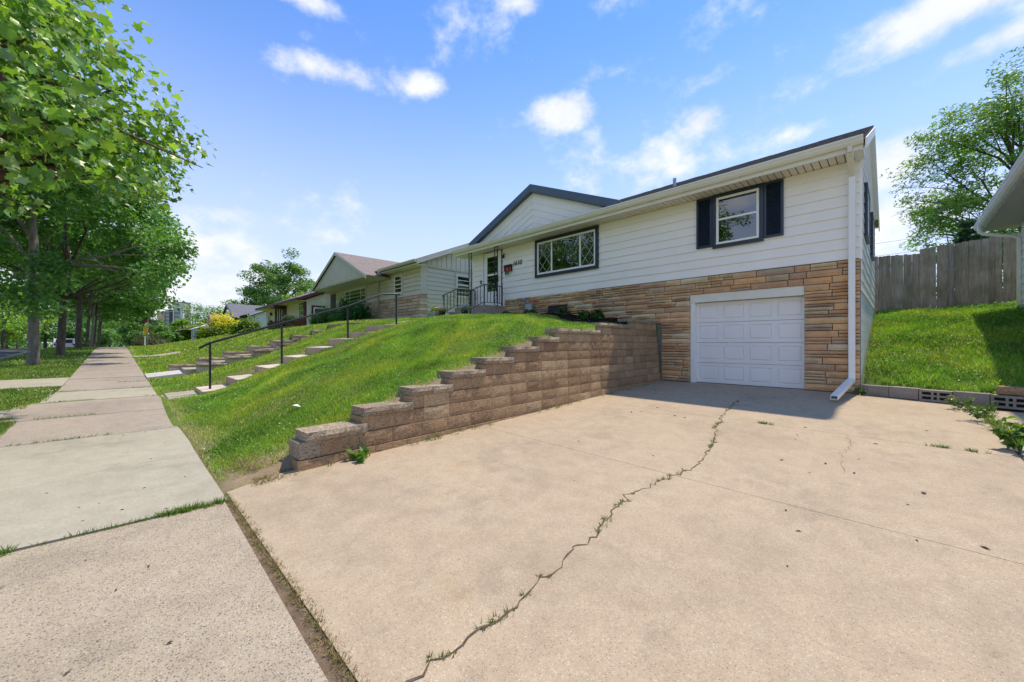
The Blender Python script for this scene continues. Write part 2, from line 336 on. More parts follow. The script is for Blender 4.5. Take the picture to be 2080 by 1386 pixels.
MT['batten'] = M('greige_board_paint', (0.690, 0.632, 0.531), .55, .05, 1.5, fine=.03)
MT['cream'] = M('cream_stucco', (0.739, 0.672, 0.528), .8, .06, 2, .4, 60)
MT['maroon'] = M('maroon_paint', (.10, .022, .020), .5, .2, 4)
MT['redbrick'] = M('maroon_brick', (.15, .035, .025), .85, .3, 9, .6, 30, fine=.3)
MT['white_house'] = M('far_white_siding', (.76, .78, .80), .6, .04, 2)
MT['teal'] = M('teal_curtain', (.03, .11, .085), .7, .2, 3)
MT['blinds_white'] = M('white_blind', (.62, .64, .62), .6, .1, 5)
MT['galv'] = M('grey_meter_paint', (.36, .39, .40), .45, .2, 12, metal=.2)
MT['planter'] = M('grey_planter', (.42, .41, .40), .8, .2, 9)
MT['potblack'] = M('black_pot_plastic', (.015, .015, .016), .5, .2, 10)
MT['wood'] = M('weathered_fence_wood', (.32, .28, .24), .95, .35, 5, .6, 40, .008, stretch=(3, 3, .25), fine=.45)
def fence_mat():
    m, t, b = new_mat('weathered_plank')
    oi = N(t, 'ShaderNodeObjectInfo'); r = ramp(t, [(0, (.38, .31, .235)), (.35, (.44, .38, .305)), (.7, (.31, .25, .19)), (1, (.41, .355, .29))]); t.links.new(oi.outputs['Random'], r.inputs[0])
    n = noise(t, 9, 7, .7, stretch=(4, 4, .28)); r2 = ramp(t, [(.3, (.55, .55, .52)), (.52, (1, 1, 1)), (.75, (1.3, 1.28, 1.25))]); t.links.new(n.outputs[0], r2.inputs[0])
    n3 = noise(t, 2.2, 4, .6); r3 = ramp(t, [(.35, (.72, .74, .62)), (.6, (1.05, 1.03, 1.02))]); t.links.new(n3.outputs[0], r3.inputs[0])
    t.links.new(mul(t, mul(t, r.outputs[0], r2.outputs[0]), r3.outputs[0]), b.inputs['Base Color']); b.inputs['Roughness'].default_value = .95
    bump(t, b, n.outputs[0], .5, .01); return m
MT['plank'] = fence_mat()
MT['concrete_grey'] = M('grey_tower_concrete', (.42, .40, .39), .9, .08, .2)
MT['concrete_pale'] = M('pale_tower_panel', (.58, .56, .55), .9, .08, .2)
MT['tower_brick'] = M('pinkish_tower_brick', (.50, .36, .28), .9, .1, .3)
MT['tower_glass'] = M('bluish_tower_window', (.14, .17, .22), .25, .2, .5, spec=.6)
MT['tower_dark'] = M('dark_tower_recess', (.05, .045, .05), .7, .2, .5)
MT['door_brown'] = M('brown_wood_door', (.12, .055, .03), .6, .2, 6)
MT['flower'] = leaf_mat('flower_petal', .25, .6, .2, (1, 1, 1))
MT['vehicle'] = M('white_vehicle_paint', (.80, .81, .82), .25, .02, 3, spec=.5)
MT['rubber'] = M('tyre_rubber', (.02, .02, .02), .8, .2, 20)
MT['litter'] = M('white_litter_paper', (.8, .8, .78), .7, .05, 10)
MT['dleaf'] = M('dry_brown_leaf', (.07, .045, .03), .8, .4, 30)
MT['red_flag'] = M('red_flag_cloth', (.55, .06, .05), .8, .1, 5)
MT['yellow_flag'] = M('yellow_flag_cloth', (.75, .50, .03), .8, .1, 5)
MT['orange'] = M('orange_decal', (.70, .20, .04), .6, .1, 5)
MT['green_decal'] = M('green_decal', (.03, .16, .06), .6, .1, 5)
MT['red_decal'] = M('red_decal', (.55, .04, .03), .6, .1, 5)
# ------------------------------------------------------------------ lie of the land
def smooth(t): t = np.clip(t, 0, 1); return t * t * (3 - 2 * t)
def zsw(X):                                   # long profile of the pavement: climbs away from the camera to a crest
    return np.interp(-np.asarray(X, float), [-60, 0, 15, 38, 47, 60, 90, 150, 400], [-1.0, 0, .326, 1.0, 1.04, .9, .3, 0, 0])
def ysw(X): return .0163 * np.asarray(X, float)      # the pavement is turned a little against the houses
PA_Y = [.6, 1.1, 1.67, 2.24, 2.85, 3.4, 4.0, 4.6, 5.1, 5.8, 7, 10.5]
PA_Z = [.245, .31, .50, .73, .95, 1.17, 1.40, 1.60, 1.80, 2.0, 2.17, 2.35]
PB_Z = [.09, .19, .44, .63, .81, .97, 1.12, 1.30, 1.41, 1.56, 1.70, 1.93]
def lawn_z(X, Y):
    X = np.asarray(X, float); Y = np.asarray(Y, float)
    ztop = np.interp(-X, [11.3, 17, 25, 30, 40, 60, 100, 200], [2.35, 2.55, 2.45, 2.35, 2.3, 1.95, 1.5, 1.2])
    shp = (np.interp(Y, PA_Y, PA_Z) - .245) / (2.35 - .245)
    a = zsw(X) + (ztop - zsw(X)) * np.where(X < -11.3, np.clip(shp, 0, 2) ** (1 + .3 * smooth((-X - 11.8) / 2)), shp)
    b = np.interp(Y, PA_Y, PB_Z)
    w = smooth((-X - 4.3) / 4.6)
    z = np.where(X > -11.3, b + (np.interp(Y, PA_Y, PA_Z) - b) * w, a)
    z = z - .17 * smooth((X + 11.85) / .45) * smooth((-10.0 - X) / .22) * smooth((Y - .66) / .14) * smooth((5.9 - Y) / .4)
    z = z - .34 * smooth((X + 16.75) / .15) * smooth((-15.1 - X) / .25) * smooth((Y - .9) / .3) * smooth((6.3 - Y) / .4)
    bumpy = .018 * np.sin(X * 2.1 + Y * 1.3) + .014 * np.sin(X * 3.7 - Y * 2.9 + 1) + .009 * np.sin(X * 7.3 + Y * 6.1)
    return z + bumpy * np.clip((Y - .7) * 1.4, 0, 1)
def drive_z(X, Y):
    t = np.clip((np.asarray(Y, float) - .6) / 9.9, -.2, 1)
    return zsw(X) * (1 - np.clip(t, 0, 1)) + .335 * np.clip(t, 0, 1)
def side_z(X, Y):                             # grassy bank beside the house
    X = np.asarray(X, float); Y = np.asarray(Y, float)
    z = np.interp(Y, [10.0, 10.3, 11.5, 13, 15, 16.6, 17.6, 30], [.54, .56, .95, 1.40, 1.95, 2.26, 2.38, 2.4])
    return z + .12 * np.clip(X - .4, 0, 3) * np.clip((Y - 10.2) / 2.5, 0, 1) * np.clip((18 - Y) / 3, 0, 1) + .02 * np.sin(X * 3.1 + Y * 2.3) + .015 * np.sin(X * 6.3 - Y * 5)
def wall_x(Y): return -4.1 - .05 * (np.clip(np.asarray(Y, float), 1.15, 10.5) - 1.15)
def bank_y(X): return 10.42 - .33 * (np.asarray(X, float) + .5)    # line of the low block edging
def land(X, Y):
    """height and soil colour at a point"""
    X = np.asarray(X, float); Y = np.asarray(Y, float)
    s = X - wall_x(Y)                         # >0: the drive's side of the retaining wall
    blv = zsw(X) - .012 + np.where(Y < -3.75 + ysw(X) * 0, -.13, 0)
    z = np.where(Y < -.9 + ysw(X), blv, np.where(Y < .62 + ysw(X), zsw(X) - .09, np.where((s < -.16) | ((Y < 1.2) & (X < -3.99 - .3 * np.clip((Y - .62) / .55, 0, 1))), lawn_z(X, Y) - .012, drive_z(X, Y) - .09)))
    east = (X > -.6) & (Y > bank_y(X) + .1)
    z = np.where(east, side_z(X, Y), z)
    back = (Y > 17.8); z = np.where(back & (X > -14), 2.4, z)
    house = (X > -12.6) & (X < -.56) & (Y > 10.75) & (Y < 17.0); z = np.where(house, .25, z)
    z = np.where((s > -.16) & (X < -.5) & (Y > 10.4) & (Y < 17.3), .25, z)
    far = np.clip((-20 - Y) / 30, 0, 1); z = z * (1 - far) + (zsw(X) - .2) * far
    return z
xs = np.unique(np.concatenate([np.linspace(-420, -120, 16), np.linspace(-120, -50, 29), np.linspace(-50, -20, 41), np.linspace(-20, -6, 141), np.linspace(-6, 4, 101), np.linspace(4, 12, 17), np.linspace(12, 60, 9), [120, 400]]))
ys = np.unique(np.concatenate([np.linspace(-400, -40, 10), np.linspace(-40, -12, 15), np.linspace(-12, -4, 17), np.linspace(-4, 12, 161), np.linspace(12, 20, 41), np.linspace(20, 60, 17), np.linspace(60, 600, 10)]))
S_, Y_ = np.meshgrid(xs, ys, indexing='ij')
nearmask = np.clip(1 - np.abs(S_ + 4.2) / 12, 0, 1)
X_ = S_ + (wall_x(Y_) + 4.1) * nearmask
Z_ = land(X_, Y_)
nx, ny = S_.shape
V = np.stack([X_, Y_, Z_], -1).reshape(-1, 3)
idx = np.arange(nx * ny).reshape(nx, ny)
F = np.stack([idx[:-1, :-1], idx[1:, :-1], idx[1:, 1:], idx[:-1, 1:]], -1).reshape(-1, 4)
def patch(X, Y, f=1.0):
    return (np.sin(X*1.7*f + 1.3*np.sin(Y*1.1*f)) + np.sin(Y*2.3*f + 1.7*np.sin(X*1.4*f+2)) + .6*np.sin(X*5.1*f+Y*3.7*f)) / 2.6
def dryness(X, Y):
    """0 lush .. 1 bare: worn strips along the pavement, the wall top and the steps"""
    X = np.asarray(X, float); Y = np.asarray(Y, float)
    e1 = np.clip(1 - (Y - (.62 + ysw(X))) / (.34 + .26 * patch(X, Y, 1.8)), 0, 1) * (Y > .4) * np.clip((X + 13) / 4, 0, 1)
    d = wall_x(Y) - X
    e2 = np.clip(1 - (d - .20) / (.30 + .16 * patch(X, Y, 2.2)), 0, 1) * (d > -.2) * (Y > 1.9) * (Y < 5.6) * .95
    e3 = np.clip(1 - np.hypot(X + 4.35, Y - .95) / .7, 0, 1) * 1.6
    e4 = np.clip(1 - np.abs(X + 11.55) / .35, 0, 1) * (Y > .6) * (Y < 4.0) * .7
    e5 = np.clip(patch(X + 3, Y, .9) - .45, 0, 1) * .55
    return np.clip(np.maximum.reduce([e1, e2, e3, e4, e5]), 0, 1)
xv, yv = V[:, 0], V[:, 1]
dry = np.where((yv > .5) & (xv < -4), dryness(xv, yv), .12)[:, None]
C = np.array([.13, .215, .028]) * (1 - dry) + np.array([.29, .22, .145]) * dry
C = C * (1 + .22 * patch(xv, yv, .5)[:, None])
obj_np('ground', V, F, MT['ground'], C=C, smooth=True, kind='structure')

def sheet(name, X0, X1, Y0, Y1, nxs, nys, zf, mat, thick=.1, parent=None, jog=0, **kw):
    """a paving slab that follows the ground, with real thickness and slightly uneven edges"""
    u = np.linspace(0, 1, nxs + 1); v = np.linspace(0, 1, nys + 1); U, Vv = np.meshgrid(u, v, indexing='ij')
    f = lambda a: a if callable(a) else (lambda t: np.full_like(np.asarray(t, float), a))
    Yc = np.asarray(f(Y0)(X0 + (X1 - X0) * U)) * (1 - Vv) + np.asarray(f(Y1)(X0 + (X1 - X0) * U)) * Vv
    Xc = X0 + (X1 - X0) * U
    if jog: Yc = Yc + np.where(Vv == 0, -1, np.where(Vv == 1, 1, 0)) * jog * np.sin(Xc * 9.1 + Xc * Xc)
    Zc = zf(Xc, Yc); P = np.stack([Xc, Yc, Zc], -1).reshape(-1, 3); n = len(P); w = nys + 1
    Q = P.copy(); Q[:, 2] -= thick; P_in = P
    i = np.arange(n).reshape(nxs + 1, w)
    top = np.stack([i[:-1, :-1], i[1:, :-1], i[1:, 1:], i[:-1, 1:]], -1).reshape(-1, 4)
    edge = [np.stack([i[1:, 0], i[:-1, 0], i[:-1, 0] + n, i[1:, 0] + n], -1), np.stack([i[:-1, -1], i[1:, -1], i[1:, -1] + n, i[:-1, -1] + n], -1),
            np.stack([i[0, :-1], i[0, 1:], i[0, 1:] + n, i[0, :-1] + n], -1), np.stack([i[-1, 1:], i[-1, :-1], i[-1, :-1] + n, i[-1, 1:] + n], -1)]
    return obj_np(name, np.concatenate([P, Q]), np.concatenate([top] + edge), mat, parent, **kw)

# ---- pavement: slabs of different pours
sidewalk = sheet('sidewalk', -110, -3.8, lambda X: -.84 + ysw(X), lambda X: .61 + ysw(X), 60, 2, lambda X, Y: zsw(X) - .009, MT['crackdirt'], .1, kind='structure')
jx = [-3.82, -5.68, -7.29, -9.2, -11.2, -13.0, -14.6]
while jx[-1] > -48: jx.append(jx[-1] - random.uniform(1.5, 1.62))
lw = {0: .02, 1: .10, 2: .16, 3: .34, 4: .10}
for k in range(len(jx) - 1):
    a, b = jx[k+1] + .012, jx[k] - .012
    mt = MT['walk_pale'] if k in (0, 1, 4) else MT['walk_pink']
    dz = random.uniform(-.006, .006); xo = lw.get(k, 0); xr = .10 if k == 3 else 0
    sheet('slab', a, b, (lambda X, xo=xo: -.87 - xo + ysw(X)), (lambda X, xr=xr: .645 + xr + ysw(X)), 3, 2, (lambda X, Y, dz=dz: zsw(X) + dz), mt, .07, sidewalk, jog=.010)
sheet('slab', -110, jx[-1], lambda X: -.87 + ysw(X), lambda X: .645 + ysw(X), 40, 1, lambda X, Y: zsw(X), MT['walk_pink'], .07, sidewalk)
# ---- the pavement crossing and apron in front of the drive: exposed aggregate
apron = sheet('driveway_apron', -3.79, 9, -3.7, lambda X: .618 + ysw(X) - .016 * np.clip(X + 4, 0, 4), 40, 8, lambda X, Y: zsw(X) + .002, MT['agg'], .1, kind='structure')
sheet('joint_soil', -4.0, 9, lambda X: .52 + ysw(X), lambda X: .70 + ysw(X), 60, 2, lambda X, Y: zsw(X) - .007, MT['dirt'], .03, kind='structure')
# ---- the drive
dtop = lambda X, Y: drive_z(X, Y)
driveway = sheet('driveway', -4.6, 4.5, .64, 10.7, 14, 14, lambda X, Y: drive_z(X, Y) - .012, MT['crackdirt'], .1, kind='structure')
dj = [.70, 3.6, 6.4, 10.55]
for k in range(3):
    y0, y1 = dj[k] + (.0 if k == 0 else .003), dj[k+1] - .003
    n = 10; xs_ = []
    u = np.linspace(0, 1, 13); v = np.linspace(0, 1, n + 1); U, Vv = np.meshgrid(u, v, indexing='ij')
    Yc = y0 + (y1 - y0) * Vv; Xl = np.where(Yc < 1.2, -3.98 - .30 * np.clip((Yc - .62) / .55, 0, 1), wall_x(Yc) - .12); 
    if k == 0: Yc = np.where(Vv == 0, .662 + .0163 * (Xl + (.885 - Xl) * U) + .004 * np.sin(U * 37), Yc)
    Xc = Xl + (.885 - Xl) * U
    P = np.stack([Xc, Yc, drive_z(Xc, Yc)], -1).reshape(-1, 3); Q = P.copy(); Q[:, 2] -= .07; m_ = len(P)
    i = np.arange(m_).reshape(13, n + 1)
    Fs = [np.stack([i[:-1, :-1], i[1:, :-1], i[1:, 1:], i[:-1, 1:]], -1).reshape(-1, 4), np.stack([i[1:, 0], i[:-1, 0], i[:-1, 0] + m_, i[1:, 0] + m_], -1),
          np.stack([i[:-1, -1], i[1:, -1], i[1:, -1] + m_, i[:-1, -1] + m_], -1), np.stack([i[0, :-1], i[0, 1:], i[0, 1:] + m_, i[0, :-1] + m_], -1), np.stack([i[-1, 1:], i[-1, :-1], i[-1, :-1] + m_, i[-1, 1:] + m_], -1)]
    obj_np('slab', np.concatenate([P, Q]), np.concatenate(Fs), MT['drive'], driveway)
for y0, y1 in ((.70, 5.0), (5.02, 9.6)):
    sheet('slab', .925, 4.4, y0, y1 , 6, 6, lambda X, Y: drive_z(X, Y) - .004, MT['walk_pink' if y0 > 9 else 'drive'], .07, driveway)
# ---- cracks: a ragged ribbon of soil lying in the broken edge of the slab
def crack(pts, w0, name, parent, seed=1):
    r = random.Random(seed); P = []
    for (a, b) in zip(pts[:-1], pts[1:]):
        L = math.hypot(b[0]-a[0], b[1]-a[1]); n = max(2, int(L / .05))
        for i in range(n):
            t = i / n; P.append((a[0] + (b[0]-a[0])*t + r.gauss(0, .016), a[1] + (b[1]-a[1])*t + r.gauss(0, .016)))
    P.append(pts[-1]); Vv = []; Ff = []
    for i, (x, y) in enumerate(P):
        x2, y2 = P[min(i+1, len(P)-1)]; x1, y1 = P[max(i-1, 0)]; t = Vector((x2-x1, y2-y1, 0)).normalized(); nn = Vector((-t.y, t.x, 0))
        w = w0 * r.uniform(.35, 1.3)
        for sgn in (-1, 1):
            q = Vector((x, y, 0)) + nn * w * sgn; Vv.append((q.x, q.y, float(drive_z(q.x, q.y)) + .0035))
        if i: Ff.append((2*i-2, 2*i-1, 2*i+1, 2*i))
    return obj_np(name, Vv, Ff, MT['crackdirt'], parent), P
CRK = [(-1.319, 0.700), (-1.341, 0.773), (-1.365, 0.877), (-1.325, 1.038), (-1.324, 1.258), (-1.339, 1.483), (-1.383, 1.826), (-1.407, 1.942), (-1.420, 2.209), (-1.506, 2.507), (-1.549, 3.004), (-1.483, 3.432), (-1.442, 3.720), (-1.400, 3.940), (-1.423, 4.256), (-1.576, 5.051), (-1.766, 5.761), (-2.001, 7.019), (-2.123, 8.126)]
_, CRKP = crack(CRK, .0055, 'crack', driveway, 3)
crack([(-0.477, 6.490), (-0.363, 5.876), (-0.426, 5.412), (-0.349, 4.706)], .0016, 'crack', driveway, 4)
# ---- road, kerb, walks across the verge
sheet('road', -160, 60, -11.5, -3.98, 110, 4, lambda X, Y: zsw(X) - .10 + .06 * np.clip(1 - np.abs(Y + 7.7) / 3.8, 0, 1), MT['asphalt'], .2, kind='structure')
sheet('kerb', -160, 60, -3.97, -3.80, 110, 1, lambda X, Y: zsw(X) + .015, MT['kerb'], .25, kind='structure')
sheet('kerb', -160, 60, -11.68, -11.51, 110, 1, lambda X, Y: zsw(X) + .015, MT['kerb'], .25, kind='structure')
vp = tag(sheet('verge_path', -10.5, -9.62, -3.79, lambda X: -1.22 + ysw(X), 2, 4, lambda X, Y: zsw(X) + .004, MT['walk_pale'], .08), kind='structure')
sheet('verge_path', -16.7, -14.4, -3.79, lambda X: -.885 + ysw(X), 3, 4, lambda X, Y: zsw(X) + .004, MT['walk_pale'], .08, kind='structure')
sheet('front_path', -11.35, -10.2, lambda X: .76 + ysw(X), 1.12, 3, 2, lambda X, Y: zsw(X) + .012 + .05 * np.clip(Y - .6, 0, 1), MT['walk_pale'], .08, kind='structure')
sheet('front_path', -16.62, -15.32, lambda X: .66 + ysw(X), 1.25, 3, 2, lambda X, Y: zsw(X) + .02 + .10 * np.clip(Y - .3, 0, 1), MT['walk_white'], .1, kind='structure')
sheet('front_path', -27.5, -26.4, lambda X: .66 + ysw(X), 2.0, 3, 3, lambda X, Y: lawn_z(X, Y) + .03, MT['walk_pale'], .1, kind='structure')
sheet('front_path', -11.3, -10.35, 5.6, 8.8, 3, 8, lambda X, Y: lawn_z(X, Y) + .004, MT['walk_pale'], .08, kind='structure')

# ------------------------------------------------------------------ our steps, one slab each
steps = empty('concrete_steps', (-10.8, 1.1, .2), 'flight of brown concrete steps climbing the lawn under a black handrail', 'steps')
ST = [(1.096, .349), (1.666, .564), (2.24, .79), (2.85, 1.02), (3.395, 1.244), (3.98, 1.47), (4.58, 1.665), (5.09, 1.875)]
for i, (y, z) in enumerate(ST):
    y2 = ST[i+1][0] if i < 7 else 5.75
    b = MB(); dz = .035
    b.hexa([(-11.3, y, z-.24), (-10.12, y, z-.24), (-10.12, y2+.05, z-.24), (-11.3, y2+.05, z-.24), (-11.3, y, z), (-10.12, y, z), (-10.12, y2+.05, z+dz), (-11.3, y2+.05, z+dz)])
    o = b.build('step', MT['step'], steps, bevel=.012)
    q = MB(); q.hexa([(-11.29, y+.012, z+.0012), (-10.13, y+.012, z+.0012), (-10.13, y2-.004, z+dz-.002), (-11.29, y2-.004, z+dz-.002), (-11.29, y+.012, z+.0035), (-10.13, y+.012, z+.0035), (-10.13, y2-.004, z+dz+.0005), (-11.29, y2-.004, z+dz+.0005)])
    q.build('tread', MT['tread'], o)
hr = empty('handrail', (-10.55, 1.25, .36), 'thin black metal handrail with four posts beside the brown lawn steps', 'handrail')
PST = [(-10.56, 1.276, .36, 1.345), (-10.62, 2.67, .82, 1.83), (-10.6, 4.26, 1.50, 2.34), (-10.6, 5.7, 1.93, 2.82)]
for (x, y, z0, z1) in PST: MB().box(x-.02, x+.02, y-.02, y+.02, z0-.1, z1).build('post', MT['rail'], hr)
MB().tube([(-10.56, 1.09, 1.25), (-10.56, 1.276, 1.36), (-10.6, 2.67, 1.85), (-10.6, 4.26, 2.37), (-10.6, 5.25, 2.79), (-10.6, 5.7, 2.83), (-10.6, 5.82, 2.83)], .024, 8).build('rail', MT['rail'], hr, smooth=True)

# ------------------------------------------------------------------ retaining wall of split-face blocks
rw = empty('retaining_wall', (-4.25, 1.2, .1), 'stepped brown split-face block retaining wall between lawn and driveway', 'retaining wall')
def rough_block(name, mat, seed, nx=4, nz=2, amp=.06, rnd=.04, back=True):
    """unit block (x length, y depth towards +y, z height) with a split front face"""
    r = random.Random(seed); b = MB(); g = []
    for i in range(nx+1):
        for k in range(nz+1):
            edge = i in (0, nx) or k in (0, nz)
            g.append((i/nx - .5, (-.5 + (rnd if edge else 0) + (r.uniform(-amp, amp*.4) if not edge else r.uniform(0, amp*.35))), k/nz))
    n0 = len(b.v); b.v += g
    for i in range(nx):
        for k in range(nz):
            a = n0 + i*(nz+1) + k; b.f.append((a, a+nz+1, a+nz+2, a+1))
    n1 = len(b.v); b.v += [(-.5, .5, 0), (.5, .5, 0), (.5, .5, 1), (-.5, .5, 1)]
    bot = [n0 + i*(nz+1) for i in range(nx+1)]; topp = [n0 + i*(nz+1) + nz for i in range(nx+1)]
    lft = [n0 + k for k in range(nz+1)]; rgt = [n0 + nx*(nz+1) + k for k in range(nz+1)]
    b.f.append(tuple(bot[::-1]) + (n1, n1+1)); b.f.append(tuple(topp) + (n1+2, n1+3))
    b.f.append(tuple(lft) + (n1+3, n1)); b.f.append(tuple(rgt[::-1]) + (n1+1, n1+2)); b.f.append((n1, n1+3, n1+2, n1+1))
    return b.mesh(name, mat)
BLK = [rough_block('split_block', MT['block'], s, 6, 3, .022, .012) for s in range(8)]
CAPB = [rough_block('cap_block', MT['cap'], 40 + s, 6, 2, .04, .03) for s in range(6)]
PLAINB = MB().box(-.5, .5, -.5, .5, 0, 1).mesh('plain_block', MT['cap'])
WA = math.atan(.05) ; rzw = math.pi/2 + WA           # block x axis runs up the drive, front faces +X
def wpt(Y, off=0): return (float(wall_x(Y)) + off * math.cos(WA), Y + off * math.sin(WA))
CH = .167; Z0 = .206
capY = [1.25, 1.855, 2.464, 3.09, 3.72, 4.36, 5.04, 5.66, 7.2, 8.7]
def course(k, y0, z, hgt, names='block'):
    y = y0; first = True
    while y < 10.38:
        L = .405 if not first else (.21 if k % 2 else .405)
        if k == 1 and first: L = .20
        y2 = min(y + L, 10.40)
        if y2 - y > .06:
            setb = -.017 * k
            x, yy = wpt((y + y2) / 2, -.15 + setb)
            mesh = BLK[random.randrange(8)]
            if k == 1 and first: mesh = PLAINB
            place('block', mesh, rw, (x, yy, z + .002), rzw + random.uniform(-.006, .006), (y2 - y - .004, .30, hgt - .006))
        y = y2; first = False
course(0, 1.17, Z0 - .167, .165)
for k in range(1, 11): course(k, capY[k-1] - .02 if k > 1 else 1.19, Z0 + CH * (k-1), CH)
for i, y0 in enumerate(capY):
    yend = (capY[i+1] + .02) if i < 9 else 10.40
    n = max(1, round((yend - y0) / .42)); w = (yend - y0) / n; z = Z0 + CH * (i + 1)
    for j in range(n):
        ya, yb = y0 + w*j, y0 + w*(j+1); x, yy = wpt((ya + yb)/2, -.165 - .017 * (i + 1) + .03)
        place('cap_block', CAPB[(i + j) % 6], rw, (x, yy, z + .001), rzw + random.uniform(-.012, .012), (w - (.010 if j < n - 1 else -.005), .33, .092))
# ------------------------------------------------------------------ wall frames: a along the wall, n out of the wall, z up
class Fr:
    def __init__(s, kind, pos): s.k = kind; s.p = pos
    def pt(s, a, n, z):
        if s.k == 'front': return (a, s.p - n, z)      # faces the street (-Y)
        if s.k == 'east': return (s.p + n, a, z)       # faces +X
        if s.k == 'west': return (s.p - n, a, z)
        return (a, s.p + n, z)                          # faces +Y
    def box(s, b, a0, a1, n0, n1, z0, z1):
        p = s.pt
        return b.hexa([p(a0,n1,z0), p(a1,n1,z0), p(a1,n0,z0), p(a0,n0,z0), p(a0,n1,z1), p(a1,n1,z1), p(a1,n0,z1), p(a0,n0,z1)])
def fbox(fr, name, mat, parent, a0, a1, n0, n1, z0, z1, **kw):
    b = MB(); fr.box(b, a0, a1, n0, n1, z0, z1); return b.build(name, mat, parent, **kw)
def ring(fr, name, mat, parent, a0, a1, z0, z1, w, n0, n1, **kw):
    b = MB(); fr.box(b, a0, a1, n0, n1, z1-w, z1); fr.box(b, a0, a1, n0, n1, z0, z0+w)
    fr.box(b, a0, a0+w, n0, n1, z0+w, z1-w); fr.box(b, a1-w, a1, n0, n1, z0+w, z1-w)
    return b.build(name, mat, parent, **kw)
def clap(parent, fr, a0, a1, z0, z1, ex, mat, clip=None, proud=.022, name='siding_board', skip=None):
    z = z0
    while z < z1 - .01:
        zt = min(z + ex, z1); segs = [(a0, a1)]
        if skip:
            for (s0, s1, sz0, sz1) in skip:
                if z < sz1 - .02 and zt > sz0 + .02:
                    segs = [q for (u0, u1) in segs for q in ((u0, min(u1, s0)), (max(u0, s1), u1)) if q[1] - q[0] > .01]
        for (u0, u1) in segs:
            b0, b1, t0, t1 = u0, u1, u0, u1
            if clip:
                c0, c1 = clip(z); d0, d1 = clip(zt); b0, b1, t0, t1 = max(u0, c0), min(u1, c1), max(u0, d0), min(u1, d1)
                if b1 - b0 < .05: continue
                if t1 < t0: t0 = t1 = (t0 + t1) / 2
            p = fr.pt; b = MB()
            b.hexa([p(b0,proud,z), p(b1,proud,z), p(b1,0,z), p(b0,0,z), p(t0,.006,zt-.001), p(t1,.006,zt-.001), p(t1,0,zt-.001), p(t0,0,zt-.001)])
            b.build(name, mat, parent)
        z = zt
def boards(parent, fr, a0, a1, z0, ztop, w, mat, name='batten_board', gap=.012, n=.018, zlo=None):
    """vertical boards with open joints; ztop(a), zlo(a) give the slanted ends"""
    a = a0
    while a < a1 - .02:
        b1 = min(a + w, a1); p = fr.pt; lo = zlo or (lambda q: z0)
        q0, q1 = a + gap/2, b1 - gap/2
        if ztop(q0) - lo(q0) > .01 or ztop(q1) - lo(q1) > .01:
            b = MB(); b.hexa([p(q0,n,lo(q0)), p(q1,n,lo(q1)), p(q1,0,lo(q1)), p(q0,0,lo(q0)), p(q0,n,max(ztop(q0), lo(q0)+.005)), p(q1,n,max(ztop(q1), lo(q1)+.005)), p(q1,0,max(ztop(q1), lo(q1)+.005)), p(q0,0,max(ztop(q0), lo(q0)+.005))])
            b.build(name, mat, parent)
        a = b1
def window(parent, fr, a0, a1, z0, z1, casing, frame, n=.028, cw=.06, fw=.05, mull=(), rail=None, back=None, name='window', blind=None):
    w = ring(fr, name, casing, parent, a0, a1, z0, z1, cw, 0, n + .045)
    i0, i1, j0, j1 = a0 + cw, a1 - cw, z0 + cw, z1 - cw
    ring(fr, 'frame', frame, w, i0, i1, j0, j1, fw, n, n + .030)
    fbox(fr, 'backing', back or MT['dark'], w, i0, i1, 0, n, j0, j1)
    for m_ in mull: fbox(fr, 'mullion', frame, w, m_ - fw*.45, m_ + fw*.45, n, n + .027, j0 + fw, j1 - fw)
    if rail is not None: fbox(fr, 'meeting_rail', frame, w, i0 + fw, i1 - fw, n, n + .025, rail - fw*.4, rail + fw*.4)
    ed = [i0 + fw] + list(mull) + [i1 - fw]
    zs_ = [j0 + fw, j1 - fw] if rail is None else [j0 + fw, rail, j1 - fw]
    for u0, u1 in zip(ed[:-1], ed[1:]):
        for v0, v1 in zip(zs_[:-1], zs_[1:]):
            b = MB(); b.quad(fr.pt(u0, n + .012, v0), fr.pt(u1, n + .012, v0), fr.pt(u1, n + .012, v1), fr.pt(u0, n + .012, v1)); b.build('pane', MT['glass'], w)
    if blind:
        bz0, bz1, bm_ = blind; b = MB(); z = bz0
        while z < bz1 - .01:
            p = fr.pt; b.hexa([p(i0+fw, n+.001, z), p(i1-fw, n+.001, z), p(i1-fw, n+.0005, z), p(i0+fw, n+.0005, z), p(i0+fw, n+.005, z+.021), p(i1-fw, n+.005, z+.021), p(i1-fw, n+.0005, z+.021), p(i0+fw, n+.0005, z+.021)]); z += .026
        b.build('blind', bm_, w, kind='stuff')
    return w
